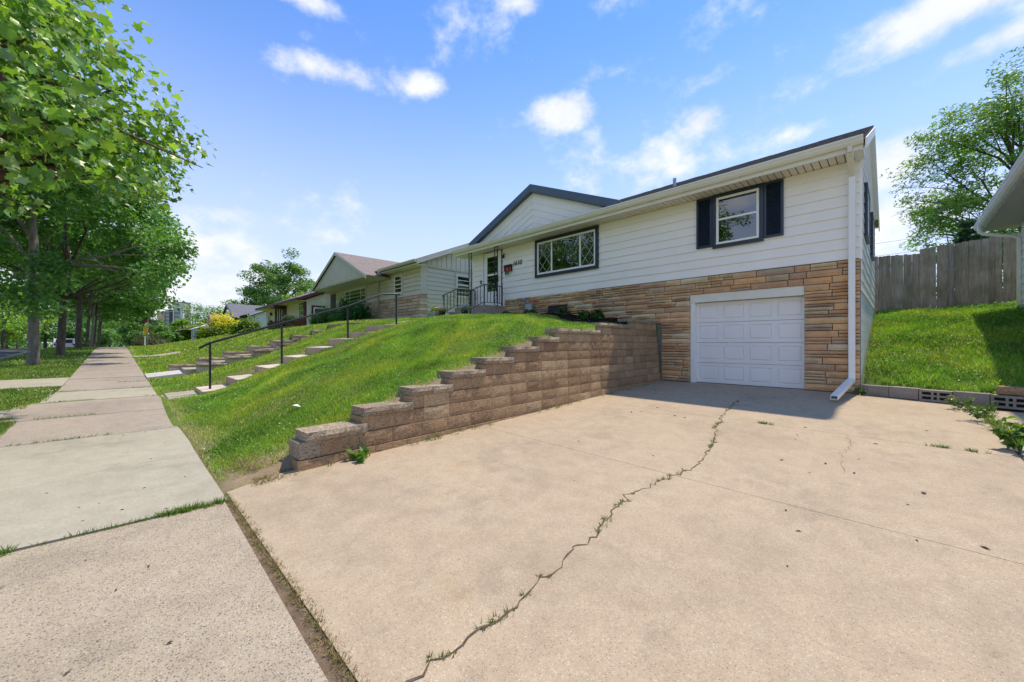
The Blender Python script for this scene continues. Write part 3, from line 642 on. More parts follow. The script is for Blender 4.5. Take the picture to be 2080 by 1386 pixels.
def shingle_slope(parent, x0, x1, ylo, zlo, yhi, zhi, mat, course=.14, tab=.30, seed=1, xclip=None):
    """overlapping shingle tabs, one joined part"""
    r = random.Random(seed); b = MB(); L = math.hypot(yhi - ylo, zhi - zlo); n = int(L / course); dy, dz = (yhi-ylo)/L, (zhi-zlo)/L
    for i in range(n + 1):
        s0 = i * course; s1 = min(s0 + course * 1.5, L)
        x = x0 - r.uniform(0, tab)
        while x < x1:
            a, c = max(x, x0), min(x + tab * r.uniform(.7, 1.2), x1); x += tab
            if x - tab < x0: pass
            c = min(max(c, a), x1)
            x = c if c > a else x + .01
            t = r.uniform(.010, .022); q = lambda s, h: (ylo + dy*s - dz*h*(1 if dy >= 0 else -1), zlo + dz*s + abs(dy)*h)
            (ya, za), (yb, zb), (yc, zc), (yd, zd) = q(s0, 0), q(s0, t + .006), q(s1, 0), q(s1, .004)
            b.hexa([(a, ya, za), (c - .004, ya, za), (c - .004, yc, zc), (a, yc, zc), (a, yb, zb), (c - .004, yb, zb), (c - .004, yd, zd), (a, yd, zd)])
    return b.build('shingles', mat, parent, kind='stuff')

# ================================================================== the white house
H = empty('white_house', (-6.7, 10.5, .335), 'white sided house with stone base, attached garage and navy shutters', 'house')
FRONT, EAST = Fr('front', 10.5), Fr('east', -.52)
XL, XR = -12.86, -.52; ZS = 3.06; ZSOF = 5.09
# walls behind the cladding
fbox(FRONT, 'wall', MT['mortar'], H, XL + .02, -3.84, -.2, 0, .1, ZSOF)
fbox(FRONT, 'wall', MT['mortar'], H, -1.434, XR - .004, -.2, 0, .1, ZSOF)
fbox(FRONT, 'wall', MT['mortar'], H, -3.84, -1.434, -.2, 0, 2.45, ZSOF)
MB().prism([(XR - .002, 10.71, .1), (XR - .002, 17.1, .1), (XR - .002, 17.1, 5.1), (XR - .002, 13.8, 6.86), (XR - .002, 10.71, 5.4)], (-.16, 0, 0)).build('wall', MT['siding'], H)
MB().prism([(XL, 10.5, .9), (XL, 17.1, .9), (XL, 17.1, 5.1), (XL, 13.8, 6.86), (XL, 10.5, 5.3)], (.16, 0, 0)).build('wall', MT['siding'], H)
MB().box(XL + .17, XR - .17, 16.95, 17.1, .9, 5.1).build('wall', MT['siding'], H)
# front siding, course by course
clap(H, FRONT, XL, XR - .01, ZS + .02, ZSOF - .003, .2215, MT['siding'], proud=.032)
fbox(FRONT, 'skirt_board', MT['siding'], H, XL, -7.05, 0, .024, ZS - .055, ZS + .019)
fbox(FRONT, 'siding_board', MT['siding'], H, XL, -10.88, 0, .02, 2.2, ZS - .056)
# gable end siding
rake = lambda z: (10.5, 17.08) if z < 5.12 else (13.8 - (6.90 - z) / .445, 13.8 + (6.90 - z) / .445)
clap(H, EAST, 10.52, 17.08, 2.42, 6.9, .2215, MT['siding'], clip=lambda z: (max(10.49, rake(z)[0]), min(17.08, rake(z)[1])), name='gable_siding_board')
b = MB()
for i in range(11):
    z0 = 2.41 - .2 * (i + 1)
    for j in range(17):
        y0 = 10.62 + .4 * j - (.2 if i % 2 else 0); a0, a1 = max(y0, 10.6), min(y0 + .394, 17.1)
        if a1 - a0 > .05: EAST.box(b, a0, a1, -.03, .004, z0, z0 + .194)
b.build('foundation', MT['found'], H, kind='stuff')
for (a0, a1, z0, z1) in ((11.35, 12.45, 3.7, 4.85), (14.0, 15.1, 3.7, 4.85)):
    window(H, EAST, a0, a1, z0, z1, MT['navy'], MT['trim'], cw=.09, rail=(z0+z1)/2)
fbox(EAST, 'corner_post', MT['siding'], H, 10.475, 10.515, -.02, .026, ZS, ZSOF - .002)
# ledge stone veneer, every stone a piece
STN = [rough_block('ledge_stone', MT['stone'], 100 + s, 5, 2, .16, .22) for s in range(14)]
r = random.Random(21); nst = 0
def stones(xa, xb, z0, z1):
    global nst
    x = xa
    while x < xb - .02:
        L = r.uniform(.26, .82)
        if xb - (x + L) < .16: L = xb - x
        if r.random() < .50: rows = [(z0, z1)]
        else:
            f = z0 + (z1 - z0) * r.choice([.42, .5, .56]); rows = [(z0, f), (f, z1)]
        for (u0, u1) in rows:
            cuts = [x, x + L]
            if len(rows) == 2 and L > .5 and r.random() < .55: cuts = [x, x + L * r.uniform(.35, .65), x + L]
            for c0, c1 in zip(cuts[:-1], cuts[1:]):
                dp = .10 + r.uniform(-.016, .022)
                place('stone', STN[r.randrange(14)], H, ((c0 + c1) / 2, 10.515 - dp / 2, u0 + .007), 0, (c1 - c0 - .015, dp, u1 - u0 - .014)); nst += 1
        x += L
lawn_front = lambda x: float(lawn_z(x, 10.4))
zb = [ZS - .147 * i for i in range(4)]; zb += [2.619 - (2.619 - .345) / 16 * i for i in range(1, 17)]
for z1, z0 in zip(zb[:-1], zb[1:]):
    if z1 > 1.93:
        xa = -10.84
        while xa < -4.62 and lawn_front(xa) > z1 - .02: xa += .1
    else: xa = -4.60
    if z0 > 2.6: stones(xa, -.522, z0, z1)
    else: stones(xa, -3.845, z0, z1); stones(-1.43, -.522, z0, z1)
print('stones', nst)
# garage door
GD = empty('garage_door', (-2.6, 10.63, .335)); GD.parent = H; GD.location = ORG[GD.name] - ORG[H.name]
GX0, GX1 = -3.735, -1.436; GF = Fr('front', 10.64)
for i in range(4):
    z0 = .342 + .517 * i; z1 = z0 + .509
    sec = fbox(GF, 'door_section', MT['gdoor'], GD, GX0, GX1, -.03, .002, z0, z1)
    W4 = (GX1 - GX0) / 4; st = MB(); mg = .055; zt, zlo = .075, .075
    GF.box(st, GX0, GX1, .002, .024, z0, z0 + zlo); GF.box(st, GX0, GX1, .002, .024, z1 - zt, z1)
    for j in range(5):
        c = GX0 + W4 * j; a0 = max(GX0, c - mg); a1 = min(GX1, c + mg); GF.box(st, a0, a1, .002, .024, z0 + zlo, z1 - zt)
    st.build('rail_and_stile', MT['gdoor'], sec)
    for j in range(4):
        a0, a1 = GX0 + W4*j + mg + .012, GX0 + W4*(j+1) - mg - .012; c0, c1 = z0 + zlo + .012, z1 - zt - .012; p = GF.pt; e = .03
        MB().hexa([p(a0,.002,c0), p(a1,.002,c0), p(a1,.002,c1), p(a0,.002,c1), p(a0+e,.022,c0+e), p(a1-e,.022,c0+e), p(a1-e,.022,c1-e), p(a0+e,.022,c1-e)]).build('raised_panel', MT['gdoor'], sec)
fbox(GF, 'door_sweep', MT['potblack'], GD, GX0, GX1, -.02, .012, .315, .341)
fbox(FRONT, 'garage_header', MT['cream_trim'], H, -3.842, -1.432, -.12, .035, 2.412, 2.618)
fbox(FRONT, 'garage_jamb', MT['trim'], H, -3.842, -3.737, -.15, .012, .32, 2.411)
fbox(FRONT, 'garage_jamb', MT['trim'], H, -1.4355, -1.42, -.15, -.002, .32, 2.411)
# bedroom window and shutters
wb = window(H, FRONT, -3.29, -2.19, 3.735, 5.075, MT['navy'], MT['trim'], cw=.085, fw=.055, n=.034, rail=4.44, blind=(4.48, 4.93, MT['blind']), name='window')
fbox(FRONT, 'sill', MT['trim'], wb, -3.2, -2.28, .05, .095, 3.82, 3.86)
for a0, a1 in ((-3.675, -3.30), (-2.18, -1.805)):
    sh = ring(FRONT, 'shutter', MT['navy'], H, a0, a1, 3.79, 5.06, .05, .03, .074)
    for k in range(27):
        z = 3.845 + k * .0435; p = FRONT.pt
        MB().hexa([p(a0+.05,.070,z), p(a1-.05,.070,z), p(a1-.05,.065,z), p(a0+.05,.065,z), p(a0+.05,.046,z+.034), p(a1-.05,.046,z+.034), p(a1-.05,.041,z+.034), p(a0+.05,.041,z+.034)]).build('slat', MT['navy'], sh)
    fbox(FRONT, 'back_board', MT['navy'], sh, a0 + .05, a1 - .05, .034, .040, 3.84, 5.01)
# picture window with leaded side lights
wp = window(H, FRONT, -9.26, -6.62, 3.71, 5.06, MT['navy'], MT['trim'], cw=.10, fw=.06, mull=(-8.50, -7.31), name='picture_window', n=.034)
fbox(FRONT, 'sill', MT['trim'], wp, -9.12, -6.76, .05, .085, 3.81, 3.87)
for (a0, a1) in ((-9.10, -8.53), (-7.28, -6.78)):
    z0, z1 = 3.87, 4.90; w, h = (a1-a0)/1.5, (z1-z0)/2.3; sl = h / w
    for sgn in (1, -1):
        for k in range(-8, 12):
            c = z0 + k * h; pts = []
            for t in np.linspace(0, 1, 60):
                a = a0 + (a1-a0)*t; z = c + sgn * sl * (a - a0)
                if z0 <= z <= z1: pts.append((a, z))
            if len(pts) > 5: MB().bar(FRONT.pt(pts[0][0], .052, pts[0][1]), FRONT.pt(pts[-1][0], .052, pts[-1][1]), .011, .008).build('lead_came', MT['lead'], wp)
# front door
dr = ring(FRONT, 'front_door', MT['black'], H, -12.11, -11.02, 2.80, 5.07, .03, 0, .05)
ring(FRONT, 'frame', MT['trim'], dr, -12.08, -11.05, 2.83, 5.04, .085, 0, .058)
fbox(FRONT, 'kick_panel', MT['trim'], dr, -11.995, -11.135, .02, .05, 2.915, 3.36)
ring(FRONT, 'storm_sash', MT['trim'], dr, -11.995, -11.135, 3.36, 4.955, .10, .02, .05)
fbox(FRONT, 'mid_rail', MT['trim'], dr, -11.895, -11.235, .02, .052, 4.10, 4.17)
fbox(FRONT, 'backing', MT['dark'], dr, -11.895, -11.235, .004, .026, 3.46, 4.855)
for z0, z1 in ((3.46, 4.10), (4.17, 4.855)):
    b = MB(); b.quad(*[FRONT.pt(a, .034, z) for a, z in ((-11.895, z0), (-11.235, z0), (-11.235, z1), (-11.895, z1))]); b.build('pane', MT['glass'], dr)
MB().tube([FRONT.pt(-11.19, .05, 3.82), FRONT.pt(-11.19, .09, 3.85), FRONT.pt(-11.19, .09, 3.98), FRONT.pt(-11.19, .05, 4.02)], .014, 6).build('handle', MT['black'], dr)
fbox(FRONT, 'doorbell', MT['black'], H, -12.32, -12.27, .02, .055, 3.82, 3.98)
lm = MB(); lm.tube([FRONT.pt(-10.86, .02, 4.84), FRONT.pt(-10.86, .10, 4.86), FRONT.pt(-10.86, .13, 4.80)], .014, 6); lm.lathe(FRONT.pt(-10.86, .13, 4.68), [(.03, 0), (.06, .03), (.055, .10), (.025, .13)], 10)
lm.build('porch_lamp', MT['black'], H)
mbx = MB(); FRONT.box(mbx, -10.83, -10.46, .02, .12, 4.14, 4.36)
mb = empty('wall_mailbox', (-10.65, 10.44, 4.14), 'black wall mailbox with red and orange decals below the house number', 'mailbox')
mbx.build('box', MT['black'], mb); fbox(FRONT, 'lid', MT['black'], mb, -10.84, -10.45, .018, .135, 4.36, 4.385)
for a, mt in ((-10.80, 'red_decal'), (-10.74, 'green_decal'), (-10.68, 'green_decal'), (-10.64, 'orange'), (-10.58, 'green_decal'), (-10.52, 'red_decal'), (-10.47, 'red_decal')):
    p = FRONT.pt; zt = 4.22 if mt != 'green_decal' else 4.08
    MB().hexa([p(a-.025,.125,zt-.08), p(a+.025,.125,zt-.08), p(a+.025,.121,zt-.08), p(a-.025,.121,zt-.08), p(a-.03,.125,zt+.05), p(a+.03,.125,zt+.05), p(a+.03,.121,zt+.05), p(a-.03,.121,zt+.05)]).build('tulip_decal', MT[mt], mb)
# house number
cu = bpy.data.curves.new('house_number', 'FONT'); cu.body = '1610'; cu.size = .25; cu.extrude = .008; cu.shear = .25; cu.offset = .0; cu.space_character = .95; cu.materials.append(MT['black'])
_t = bpy.data.objects.new('house_number', cu); _m = bpy.data.meshes.new_from_object(_t); bpy.data.objects.remove(_t)
hn = bpy.data.objects.new('house_number', _m); link(hn, H, FRONT.pt(-10.44, .038, 4.33)); hn.rotation_euler = (R(90), 0, 0)
# small window well opening in the stone
bw = ring(FRONT, 'basement_window', MT['black'], H, -8.60, -7.80, 2.33, 2.66, .03, .0, .12); fbox(FRONT, 'backing', MT['dark'], bw, -8.57, -7.83, .0, .098, 2.36, 2.63)
fbox(FRONT, 'pane', MT['window_fill'], bw, -8.57, -7.83, .098, .1, 2.36, 2.63)  # opaque dark sheet instead of glass, painted as the dark of the opening
wl = MB(); [wl.box(-8.85 + .02*i, -7.65, 10.05 + .03 * i, 10.09 + .03 * i, 2.2, 2.30 + .035 * i) for i in range(3)]
tag(wl.build('window_well', MT['galv']), 'low grey corrugated window well below the basement window', 'window well')
# soffit, fascia, gutter
EX0, EX1 = -13.45, -.47; x = EX0
while x < EX1 - .01:
    x1 = min(x + .131, EX1); b = MB(); b.box(x + .009, x1 - .009, 9.962, 10.505, 5.085, 5.10)
    b.build('soffit_panel', MT['soffit'], H); x = x1
MB().box(EX0, EX1, 9.96, 10.505, 5.112, 5.12).build('soffit_deck', MT['mortar'], H)
MB().box(EX0, EX1, 9.93, 9.958, 5.065, 5.27).build('fascia', MT['cream_trim'], H)
MB().prism([(EX0, 9.928, 5.29), (EX0, 9.800, 5.29), (EX0, 9.800, 5.255), (EX0, 9.812, 5.245), (EX0, 9.822, 5.205), (EX0, 9.862, 5.155), (EX0, 9.928, 5.155)], (EX1 - EX0 + .02, 0, 0)).build('gutter', MT['cream_trim'], H)
MB().box(EX0, EX1 + .02, 9.790, 9.799, 5.278, 5.298).build('gutter_lip', MT['trim'], H)
MB().box(-.60, -.455, 9.965, 10.47, 5.06, 5.28).build('eave_return', MT['trim'], H)
MB().box(EX0 - .005, EX0 + .03, 9.96, 10.5, 5.08, 5.27).build('eave_return', MT['trim'], H)
MB().box(EX0 + .03, XL - .01, 10.506, 17.6, 5.09, 5.105).build('side_soffit', MT['soffit'], H)
# downspout
DS = empty('downspout', (-.64, 10.3, .4)); DS.parent = H; DS.location = ORG[DS.name] - ORG[H.name]
def dpath(pts, w, h, name, mat): 
    for p, q in zip(pts[:-1], pts[1:]): MB().bar(p, q, w, h).build(name, mat, DS, bevel=.008)
dpath([(-.645, 9.87, 5.16), (-.645, 9.90, 5.05), (-.645, 10.34, 4.74)], .105, .075, 'elbow', MT['cream_trim'])
MB().box(-.70, -.592, 10.325, 10.40, .60, 4.79).build('pipe', MT['trim'], DS, bevel=.01)
P0, P1 = Vector((-.645, 10.37, .62)), Vector((-.80, 8.97, .335)); t = (P1 - P0).normalized(); a_ = t.cross(Vector((0, 0, 1))).normalized(); b_ = a_.cross(t)
lo = MB()
for (s0, s1, u0, u1) in ((-.054, .054, .032, .038), (-.054, .054, -.038, -.034), (-.054, -.049, -.0335, .0315), (.049, .054, -.0335, .0315)):
    q0 = P0; q1 = P1 + b_ * .04; q0 = P0
    lo.hexa([q0+a_*s0+b_*u0, q0+a_*s1+b_*u0, q0+a_*s1+b_*u1, q0+a_*s0+b_*u1, q1+a_*s0+b_*u0, q1+a_*s1+b_*u0, q1+a_*s1+b_*u1, q1+a_*s0+b_*u1])
lo.build('outlet', MT['trim'], DS)
MB().hexa([P0 + t*.02 + a_*-.045 + b_*-.03, P0 + t*.02 + a_*.045 + b_*-.03, P0 + t*.02 + a_*.045 + b_*.03, P0 + t*.02 + a_*-.045 + b_*.03, P0+t*.9+a_*-.045+b_*-.03, P0+t*.9+a_*.045+b_*-.03, P0+t*.9+a_*.045+b_*.03, P0+t*.9+a_*-.045+b_*.03]).build('outlet_shade', MT['dark'], DS)  # dark fill painted as the shade inside the outlet pipe
# roof
RF = MB().prism([(EX0, 9.90, 5.29), (EX0, 13.8, 7.03), (EX0, 17.7, 5.29), (EX0, 17.7, 5.23), (EX0, 13.8, 6.96), (EX0, 9.90, 5.23)], (EX1 - EX0 + .04, 0, 0)).build('roof', MT['shingle'], H)
shingle_slope(RF, EX0 - .01, EX1 + .055, 9.85, 5.272, 13.8, 7.035, MT['shingle'], seed=4)
MB().prism([(EX1 + .041, 9.93, 5.27), (EX1 + .041, 13.8, 7.0), (EX1 + .041, 17.68, 5.27), (EX1 + .041, 17.68, 5.07), (EX1 + .041, 13.8, 6.80), (EX1 + .041, 9.93, 5.07)], (.025, 0, 0)).build('rake_board', MT['trim'], RF)
MB().prism([(-.53, 10.5, 5.36), (-.53, 13.8, 6.83), (-.53, 17.1, 5.36), (-.53, 17.1, 5.34), (-.53, 13.8, 6.81), (-.53, 10.5, 5.34)], (.10, 0, 0)).build('rake_soffit', MT['trim'], RF)
MB().prism([(EX0 - .006, 9.93, 5.345), (EX0 - .006, 13.8, 6.99), (EX0 - .006, 17.68, 5.345), (EX0 - .006, 17.68, 5.13), (EX0 - .006, 13.8, 6.78), (EX0 - .006, 9.93, 5.13)], (-.025, 0, 0)).build('rake_board', MT['trim'], RF)
MB().box(EX1 - .3, EX1 + .06, 17.7, 17.85, 5.22, 5.36).build('rear_gutter', MT['trim'], RF)
MB().tube([(-4.55, 11.2, 5.8), (-4.55, 11.2, 6.12)], .05, 8).build('roof_vent', MT['planter'], RF)
# small cross gable over the entry with chevron siding
GXc, GZ, GS, GYf = -9.1, 6.93, .425, 10.02
G = MB().prism([(GXc, 10.16, 6.80), (GXc - 3.3, 10.16, 5.40), (GXc + 3.3, 10.16, 5.40)], (0, .10, 0)).build('entry_gable', MT['siding'], H)
for k in range(6):
    zt, zb_ = 6.80 - .235 * k, 6.80 - .235 * (k + 1) + .014
    for sgn in (-1, 1):
        pr_ = lambda dx, n, z: (GXc + sgn * dx, 10.16 - n, z)
        dt, db = (zt - 5.40) / GS, (zb_ - 5.40) / GS
        if db < .05: db = .05
        MB().hexa([pr_(.006,.022,zb_), pr_(db,.022,5.40), pr_(db,0,5.40), pr_(.006,0,zb_), pr_(.006,.006,zt), pr_(dt,.006,5.40), pr_(dt,0,5.40), pr_(.006,0,zt)]).build('chevron_board', MT['siding'], G)
MB().box(GXc - .012, GXc + .012, 10.128, 10.16, 5.42, 6.80).build('centre_seam', MT['siding'], G)
for sgn in (-1, 1):
    p = lambda dx, y, z: (GXc + sgn * dx, y, z)
    yb = lambda z: 9.9 + (z - 5.37) / .425 + .05
    e = 3.42; ze = GZ - GS * e
    MB().hexa([p(0,GYf,GZ-.03), p(e,GYf,ze-.03), p(e,yb(ze),ze-.03), p(0,yb(GZ),GZ-.03), p(0,GYf,GZ+.02), p(e,GYf,ze+.02), p(e,yb(ze),ze+.02), p(0,yb(GZ),GZ+.02)]).build('gable_roof', MT['shingle'], G)
    MB().hexa([p(.001,GYf-.03,GZ-.25), p(e,GYf-.03,ze-.25), p(e,GYf-.002,ze-.25), p(.001,GYf-.002,GZ-.25), p(.001,GYf-.03,GZ+.012), p(e,GYf-.03,ze+.012), p(e,GYf-.002,ze+.012), p(.001,GYf-.002,GZ+.012)]).build('gable_fascia', MT['gable_navy'], G)
    MB().hexa([p(0,GYf,GZ-.26), p(e,GYf,ze-.26), p(e,10.16,ze-.26), p(0,10.16,GZ-.26), p(0,GYf,GZ-.24), p(e,GYf,ze-.24), p(e,10.16,ze-.24), p(0,10.16,GZ-.24)]).build('gable_soffit', MT['gable_navy'], G)
# iron porch columns
for cx in (-12.5, -10.92):
    c = empty('porch_column', (cx, 10.05, 2.8)); c.parent = H; c.location = ORG[c.name] - ORG[H.name]
    for dx in (-.085, .085): MB().box(cx+dx-.012, cx+dx+.012, 10.04, 10.064, 2.8, 5.09).build('bar', MT['black'], c)
    MB().box(cx - .1, cx + .1, 10.035, 10.07, 5.07, 5.088).build('plate', MT['black'], c)
    MB().box(cx - .1, cx + .1, 10.035, 10.07, 2.8, 2.82).build('plate', MT['black'], c)
    b = MB(); 
    for k in range(8):
        z = 2.9 + k * .27; s = 1 if k % 2 else -1
        b.tube([(cx - .07*s, 10.052, z), (cx - .01*s, 10.052, z + .02), (cx + .05*s, 10.052, z + .09), (cx + .05*s, 10.052, z + .15), (cx, 10.052, z + .18), (cx - .04*s, 10.052, z + .14)], .007, 5)
    b.build('scrollwork', MT['black'], c, kind='stuff')

# ------------------------------------------------------------------ stoop and its railings
stp = empty('entry_stoop', (-11.78, 9.6, 2.3), 'brown concrete entry stoop with steps below the white front door', 'stoop')
MB().box(-12.72, -10.84, 9.42, 10.47, 2.0, 2.80).build('landing', MT['step'], stp, bevel=.015)
MB().box(-12.66, -10.88, 9.08, 9.419, 2.0, 2.60).build('step', MT['step'], stp, bevel=.015)
MB().box(-12.66, -10.88, 8.74, 9.079, 2.0, 2.41).build('step', MT['step'], stp, bevel=.015)
for i, x in enumerate((-10.93, -12.58)):
    q = empty('stoop_railing', (x, 9.5, 2.8), ('black wrought iron railing on the garage side of the entry stoop', 'black wrought iron railing on the far side of the entry stoop')[i], 'railing', 'stoop railings')
    path_t = [(x, 8.80, 3.26), (x, 9.44, 3.56), (x, 10.40, 3.58)]; path_b = [(x, 8.80, 2.58), (x, 9.44, 2.90), (x, 10.40, 2.92)]
    MB().tube(path_t, .018, 6).build('top_rail', MT['black'], q); MB().tube(path_b, .012, 6).build('bottom_rail', MT['black'], q)
    MB().tube([(x, 8.80, 3.26), (x, 8.74, 3.24), (x, 8.72, 3.18), (x, 8.75, 3.14), (x, 8.79, 3.16)], .014, 6).build('volute', MT['black'], q)
    for y, z0, z1 in ((8.80, 2.38, 3.26), (9.46, 2.79, 3.56), (10.38, 2.79, 3.58)): MB().box(x-.016, x+.016, y-.016, y+.016, z0, z1).build('post', MT['black'], q)
    for y in (8.96, 9.12, 9.28, 9.62, 9.78, 9.94, 10.10, 10.24):
        zt = np.interp(y, [8.8, 9.44, 10.4], [3.26, 3.56, 3.58]); zl = np.interp(y, [8.8, 9.44, 10.4], [2.58, 2.9, 2.92])
        MB().box(x-.008, x+.008, y-.008, y+.008, zl, zt).build('baluster', MT['black'], q)
    for yc, zc in ((9.04, 3.05), (10.02, 3.3)):
        b = MB()
        for s in (-1, 1):
            b.tube([(x, yc + s*.0, zc + .12), (x, yc + s*.05, zc + .10), (x, yc + s*.05, zc + .04), (x, yc + s*.015, zc + .03)], .006, 5); b.tube([(x, yc, zc - .12), (x, yc + s*.05, zc - .10), (x, yc + s*.05, zc - .04), (x, yc + s*.015, zc - .03)], .006, 5)
        b.build('scroll', MT['black'], q)

# gas meter
gm = empty('gas_meter', (-9.45, 10.3, 2.3), 'grey gas meter with pipes on the stone wall', 'gas meter')
MB().box(-9.56, -9.26, 10.20, 10.36, 2.46, 2.80).build('body', MT['galv'], gm, bevel=.04)
MB().lathe((-9.41, 10.22, 2.80), [(.05, 0), (.06, .03), (.03, .06)], 10).build('dial_cap', MT['galv'], gm)
MB().tube([(-9.70, 10.32, 2.2), (-9.70, 10.32, 2.86), (-9.66, 10.32, 2.92), (-9.50, 10.30, 2.92), (-9.48, 10.29, 2.82)], .022, 7).build('inlet_pipe', MT['galv'], gm, smooth=True)
MB().lathe((-9.70, 10.31, 2.93), [(.03, 0), (.075, .03), (.075, .06), (.03, .09)], 10).build('regulator', MT['galv'], gm)
MB().tube([(-9.34, 10.29, 2.80), (-9.34, 10.29, 2.88), (-9.20, 10.30, 2.90), (-9.16, 10.34, 2.90), (-9.16, 10.47, 2.90)], .02, 7).build('outlet_pipe', MT['orange'], gm, smooth=True)
# ================================================================== the greige house next door
MT['greige_shadow'] = M('greige_gap_shade', (.30, .27, .23), .6, .05, 2)  # greige darkened so gaps between the boards read as shadow lines
B2 = empty('neighbour_house', (-23, 10.5, 2.4), 'greige board-sided house with stone base and big street-facing gable', 'house')
F2, E2 = Fr('front', 10.5), Fr('east', -17.0)
MB().prism([(-30.2, 10.5, 1.5), (-30.2, 17.8, 1.5), (-30.2, 17.8, 5.3), (-30.2, 14.4, 6.9), (-30.2, 10.5, 5.25)], (13.19, 0, 0)).build('wall', MT['greige_shadow'], B2)
MB().prism([(-17.01, 10.6, 5.2), (-17.01, 18.2, 5.2), (-17.01, 18.2, 5.45), (-17.01, 14.4, 7.0), (-17.01, 10.6, 5.4)], (-.3, 0, 0)).build('wall', MT['greige_shadow'], B2)
rk2 = lambda z: (10.5, 18.3) if z < 5.3 else (14.4 - (7.2 - z) / .425, 14.4 + (7.2 - z) / .425)
clap(B2, F2, -30.2, -17.0, 3.88, 5.2, .222, MT['greige'], proud=.05)
clap(B2, F2, -30.2, -21.6, 2.3, 3.87, .222, MT['greige'], proud=.05)
clap(B2, E2, 10.86, 17.8, 2.35, 5.27, .222, MT['greige'], proud=.05)
fbox(E2, 'corner_trim', MT['greige_trim'], B2, 10.47, 10.86, -.01, .03, 3.86, 5.27)
fbox(E2, 'belt_board', MT['greige_trim'], B2, 10.52, 17.8, 0, .035, 5.275, 5.36)
boards(B2, E2, 10.5, 18.2, 5.365, lambda y: 7.20 - abs(y - 14.4) * .425 - .12, .31, MT['batten'], gap=.03, n=.03)
fbox(F2, 'stone_ledge', MT['greige_trim'], B2, -24, -16.98, 0, .06, 3.83, 3.879)
fbox(F2, 'wall', MT['mortar'], B2, -24, -17.0, .004, .012, 1.9, 3.83)
STN2 = [rough_block('pale_stone', MT['stone2'], 300 + s, 3, 1, .12, .15) for s in range(8)]
r2 = random.Random(5); z = 3.825
while z > 2.35:
    x = -23.2
    while x < -17.02:
        L = min(r2.uniform(.35, .95), -16.98 - x)
        if L > .05: place('stone', STN2[r2.randrange(8)], B2, (x + L/2, 10.46, z - .155), 0, (L - .03, .08, .135))
        x += L
    for i, (y0, y1) in enumerate(((10.43, 10.84),)): place('stone', STN2[r2.randrange(8)], B2, (-16.985, (y0+y1)/2, z - .155), math.pi/2, (y1 - y0, .07, .145))
    z -= .16
window(B2, F2, -19.75, -18.75, 3.95, 5.15, MT['greige_trim'], MT['trim'], cw=.10, fw=.05, rail=4.55, back=MT['window_fill'])
window(B2, E2, 12.6, 13.72, 3.82, 5.22, MT['greige_trim'], MT['trim'], cw=.10, fw=.05, rail=4.55, back=MT['blinds_white'])
window(B2, F2, -26.6, -23.15, 3.7, 5.0, MT['greige_trim'], MT['trim'], cw=.12, fw=.06, mull=(-25.7, -24.0), back=MT['teal'], name='picture_window')
d2 = fbox(F2, 'front_door', MT['door_brown'], B2, -29.1, -28.1, .02, .05, 2.6, 4.9); fbox(F2, 'door_glass', MT['tower_dark'], d2, -28.95, -28.25, .05, .056, 3.4, 4.8)
fbox(F2, 'wall_mailbox', MT['planter'], B2, -27.6, -27.2, .02, .2, 3.75, 4.0)
fbox(F2, 'basement_panel', MT['greige_trim'], B2, -19.3, -17.9, .05, .1, 2.3, 2.75)
# roofs: main slope, and the gable that projects to the street
R2 = MB().prism([(-30.8, 9.9, 5.43), (-30.8, 14.4, 7.34), (-30.8, 18.9, 5.43), (-30.8, 18.9, 5.36), (-30.8, 14.4, 7.26), (-30.8, 9.9, 5.36)], (14.35, 0, 0)).build('roof', MT['shingle_brown'], B2)
MB().prism([(-16.46, 9.9, 5.41), (-16.46, 14.4, 7.32), (-16.46, 18.9, 5.41), (-16.46, 18.9, 5.2), (-16.46, 14.4, 7.10), (-16.46, 9.9, 5.2)], (.05, 0, 0)).build('rake_board', MT['greige_trim'], R2)
MB().prism([(-20.25, 9.88, 5.43), (-20.25, 9.76, 5.43), (-20.25, 9.78, 5.34), (-20.25, 9.84, 5.29), (-20.25, 9.88, 5.29)], (3.82, 0, 0)).build('gutter', MT['greige_trim'], R2)
MB().box(-30.8, -16.5, 9.9, 10.52, 5.22, 5.25).build('soffit', MT['cream_trim'], B2)
GC, GHW, GZ2, GZB, GY = -24.45, 4.25, 6.93, 5.04, 9.15
GB = MB().prism([(GC, GY, GZ2 - .12), (GC - GHW + .2, GY, GZB), (GC + GHW - .2, GY, GZB)], (0, .12, 0)).build('street_gable', MT['greige_shadow'], B2)
fg = Fr('front', GY); sg = (GZ2 - GZB) / GHW
boards(GB, fg, GC - GHW + .2, GC + GHW - .2, GZB, lambda a: GZ2 - .16 - abs(a - GC) * sg, .30, MT['batten'], gap=.035, n=.03)
for s in (-1, 1):
    p = lambda dx, y, zz: (GC + s * dx, y, zz)
    MB().hexa([p(0,GY-.12,GZ2), p(GHW+.15,GY-.12,GZB-.06), p(GHW+.15,13.6,GZB-.06), p(0,13.9,GZ2), p(0,GY-.12,GZ2+.05), p(GHW+.15,GY-.12,GZB-.01), p(GHW+.15,13.6,GZB-.01), p(0,13.9,GZ2+.05)]).build('gable_roof', MT['shingle_brown'], GB)
    MB().hexa([p(0,GY-.15,GZ2-.16), p(GHW+.15,GY-.15,GZB-.22), p(GHW+.15,GY-.121,GZB-.22), p(0,GY-.121,GZ2-.16), p(0,GY-.15,GZ2+.03), p(GHW+.15,GY-.15,GZB-.03), p(GHW+.15,GY-.121,GZB-.03), p(0,GY-.121,GZ2+.03)]).build('rake_board', MT['greige_trim'], GB)
MB().box(GC - GHW, GC + GHW, GY, 10.5, GZB - .05, GZB - .005).build('porch_ceiling', MT['cream_trim'], GB)
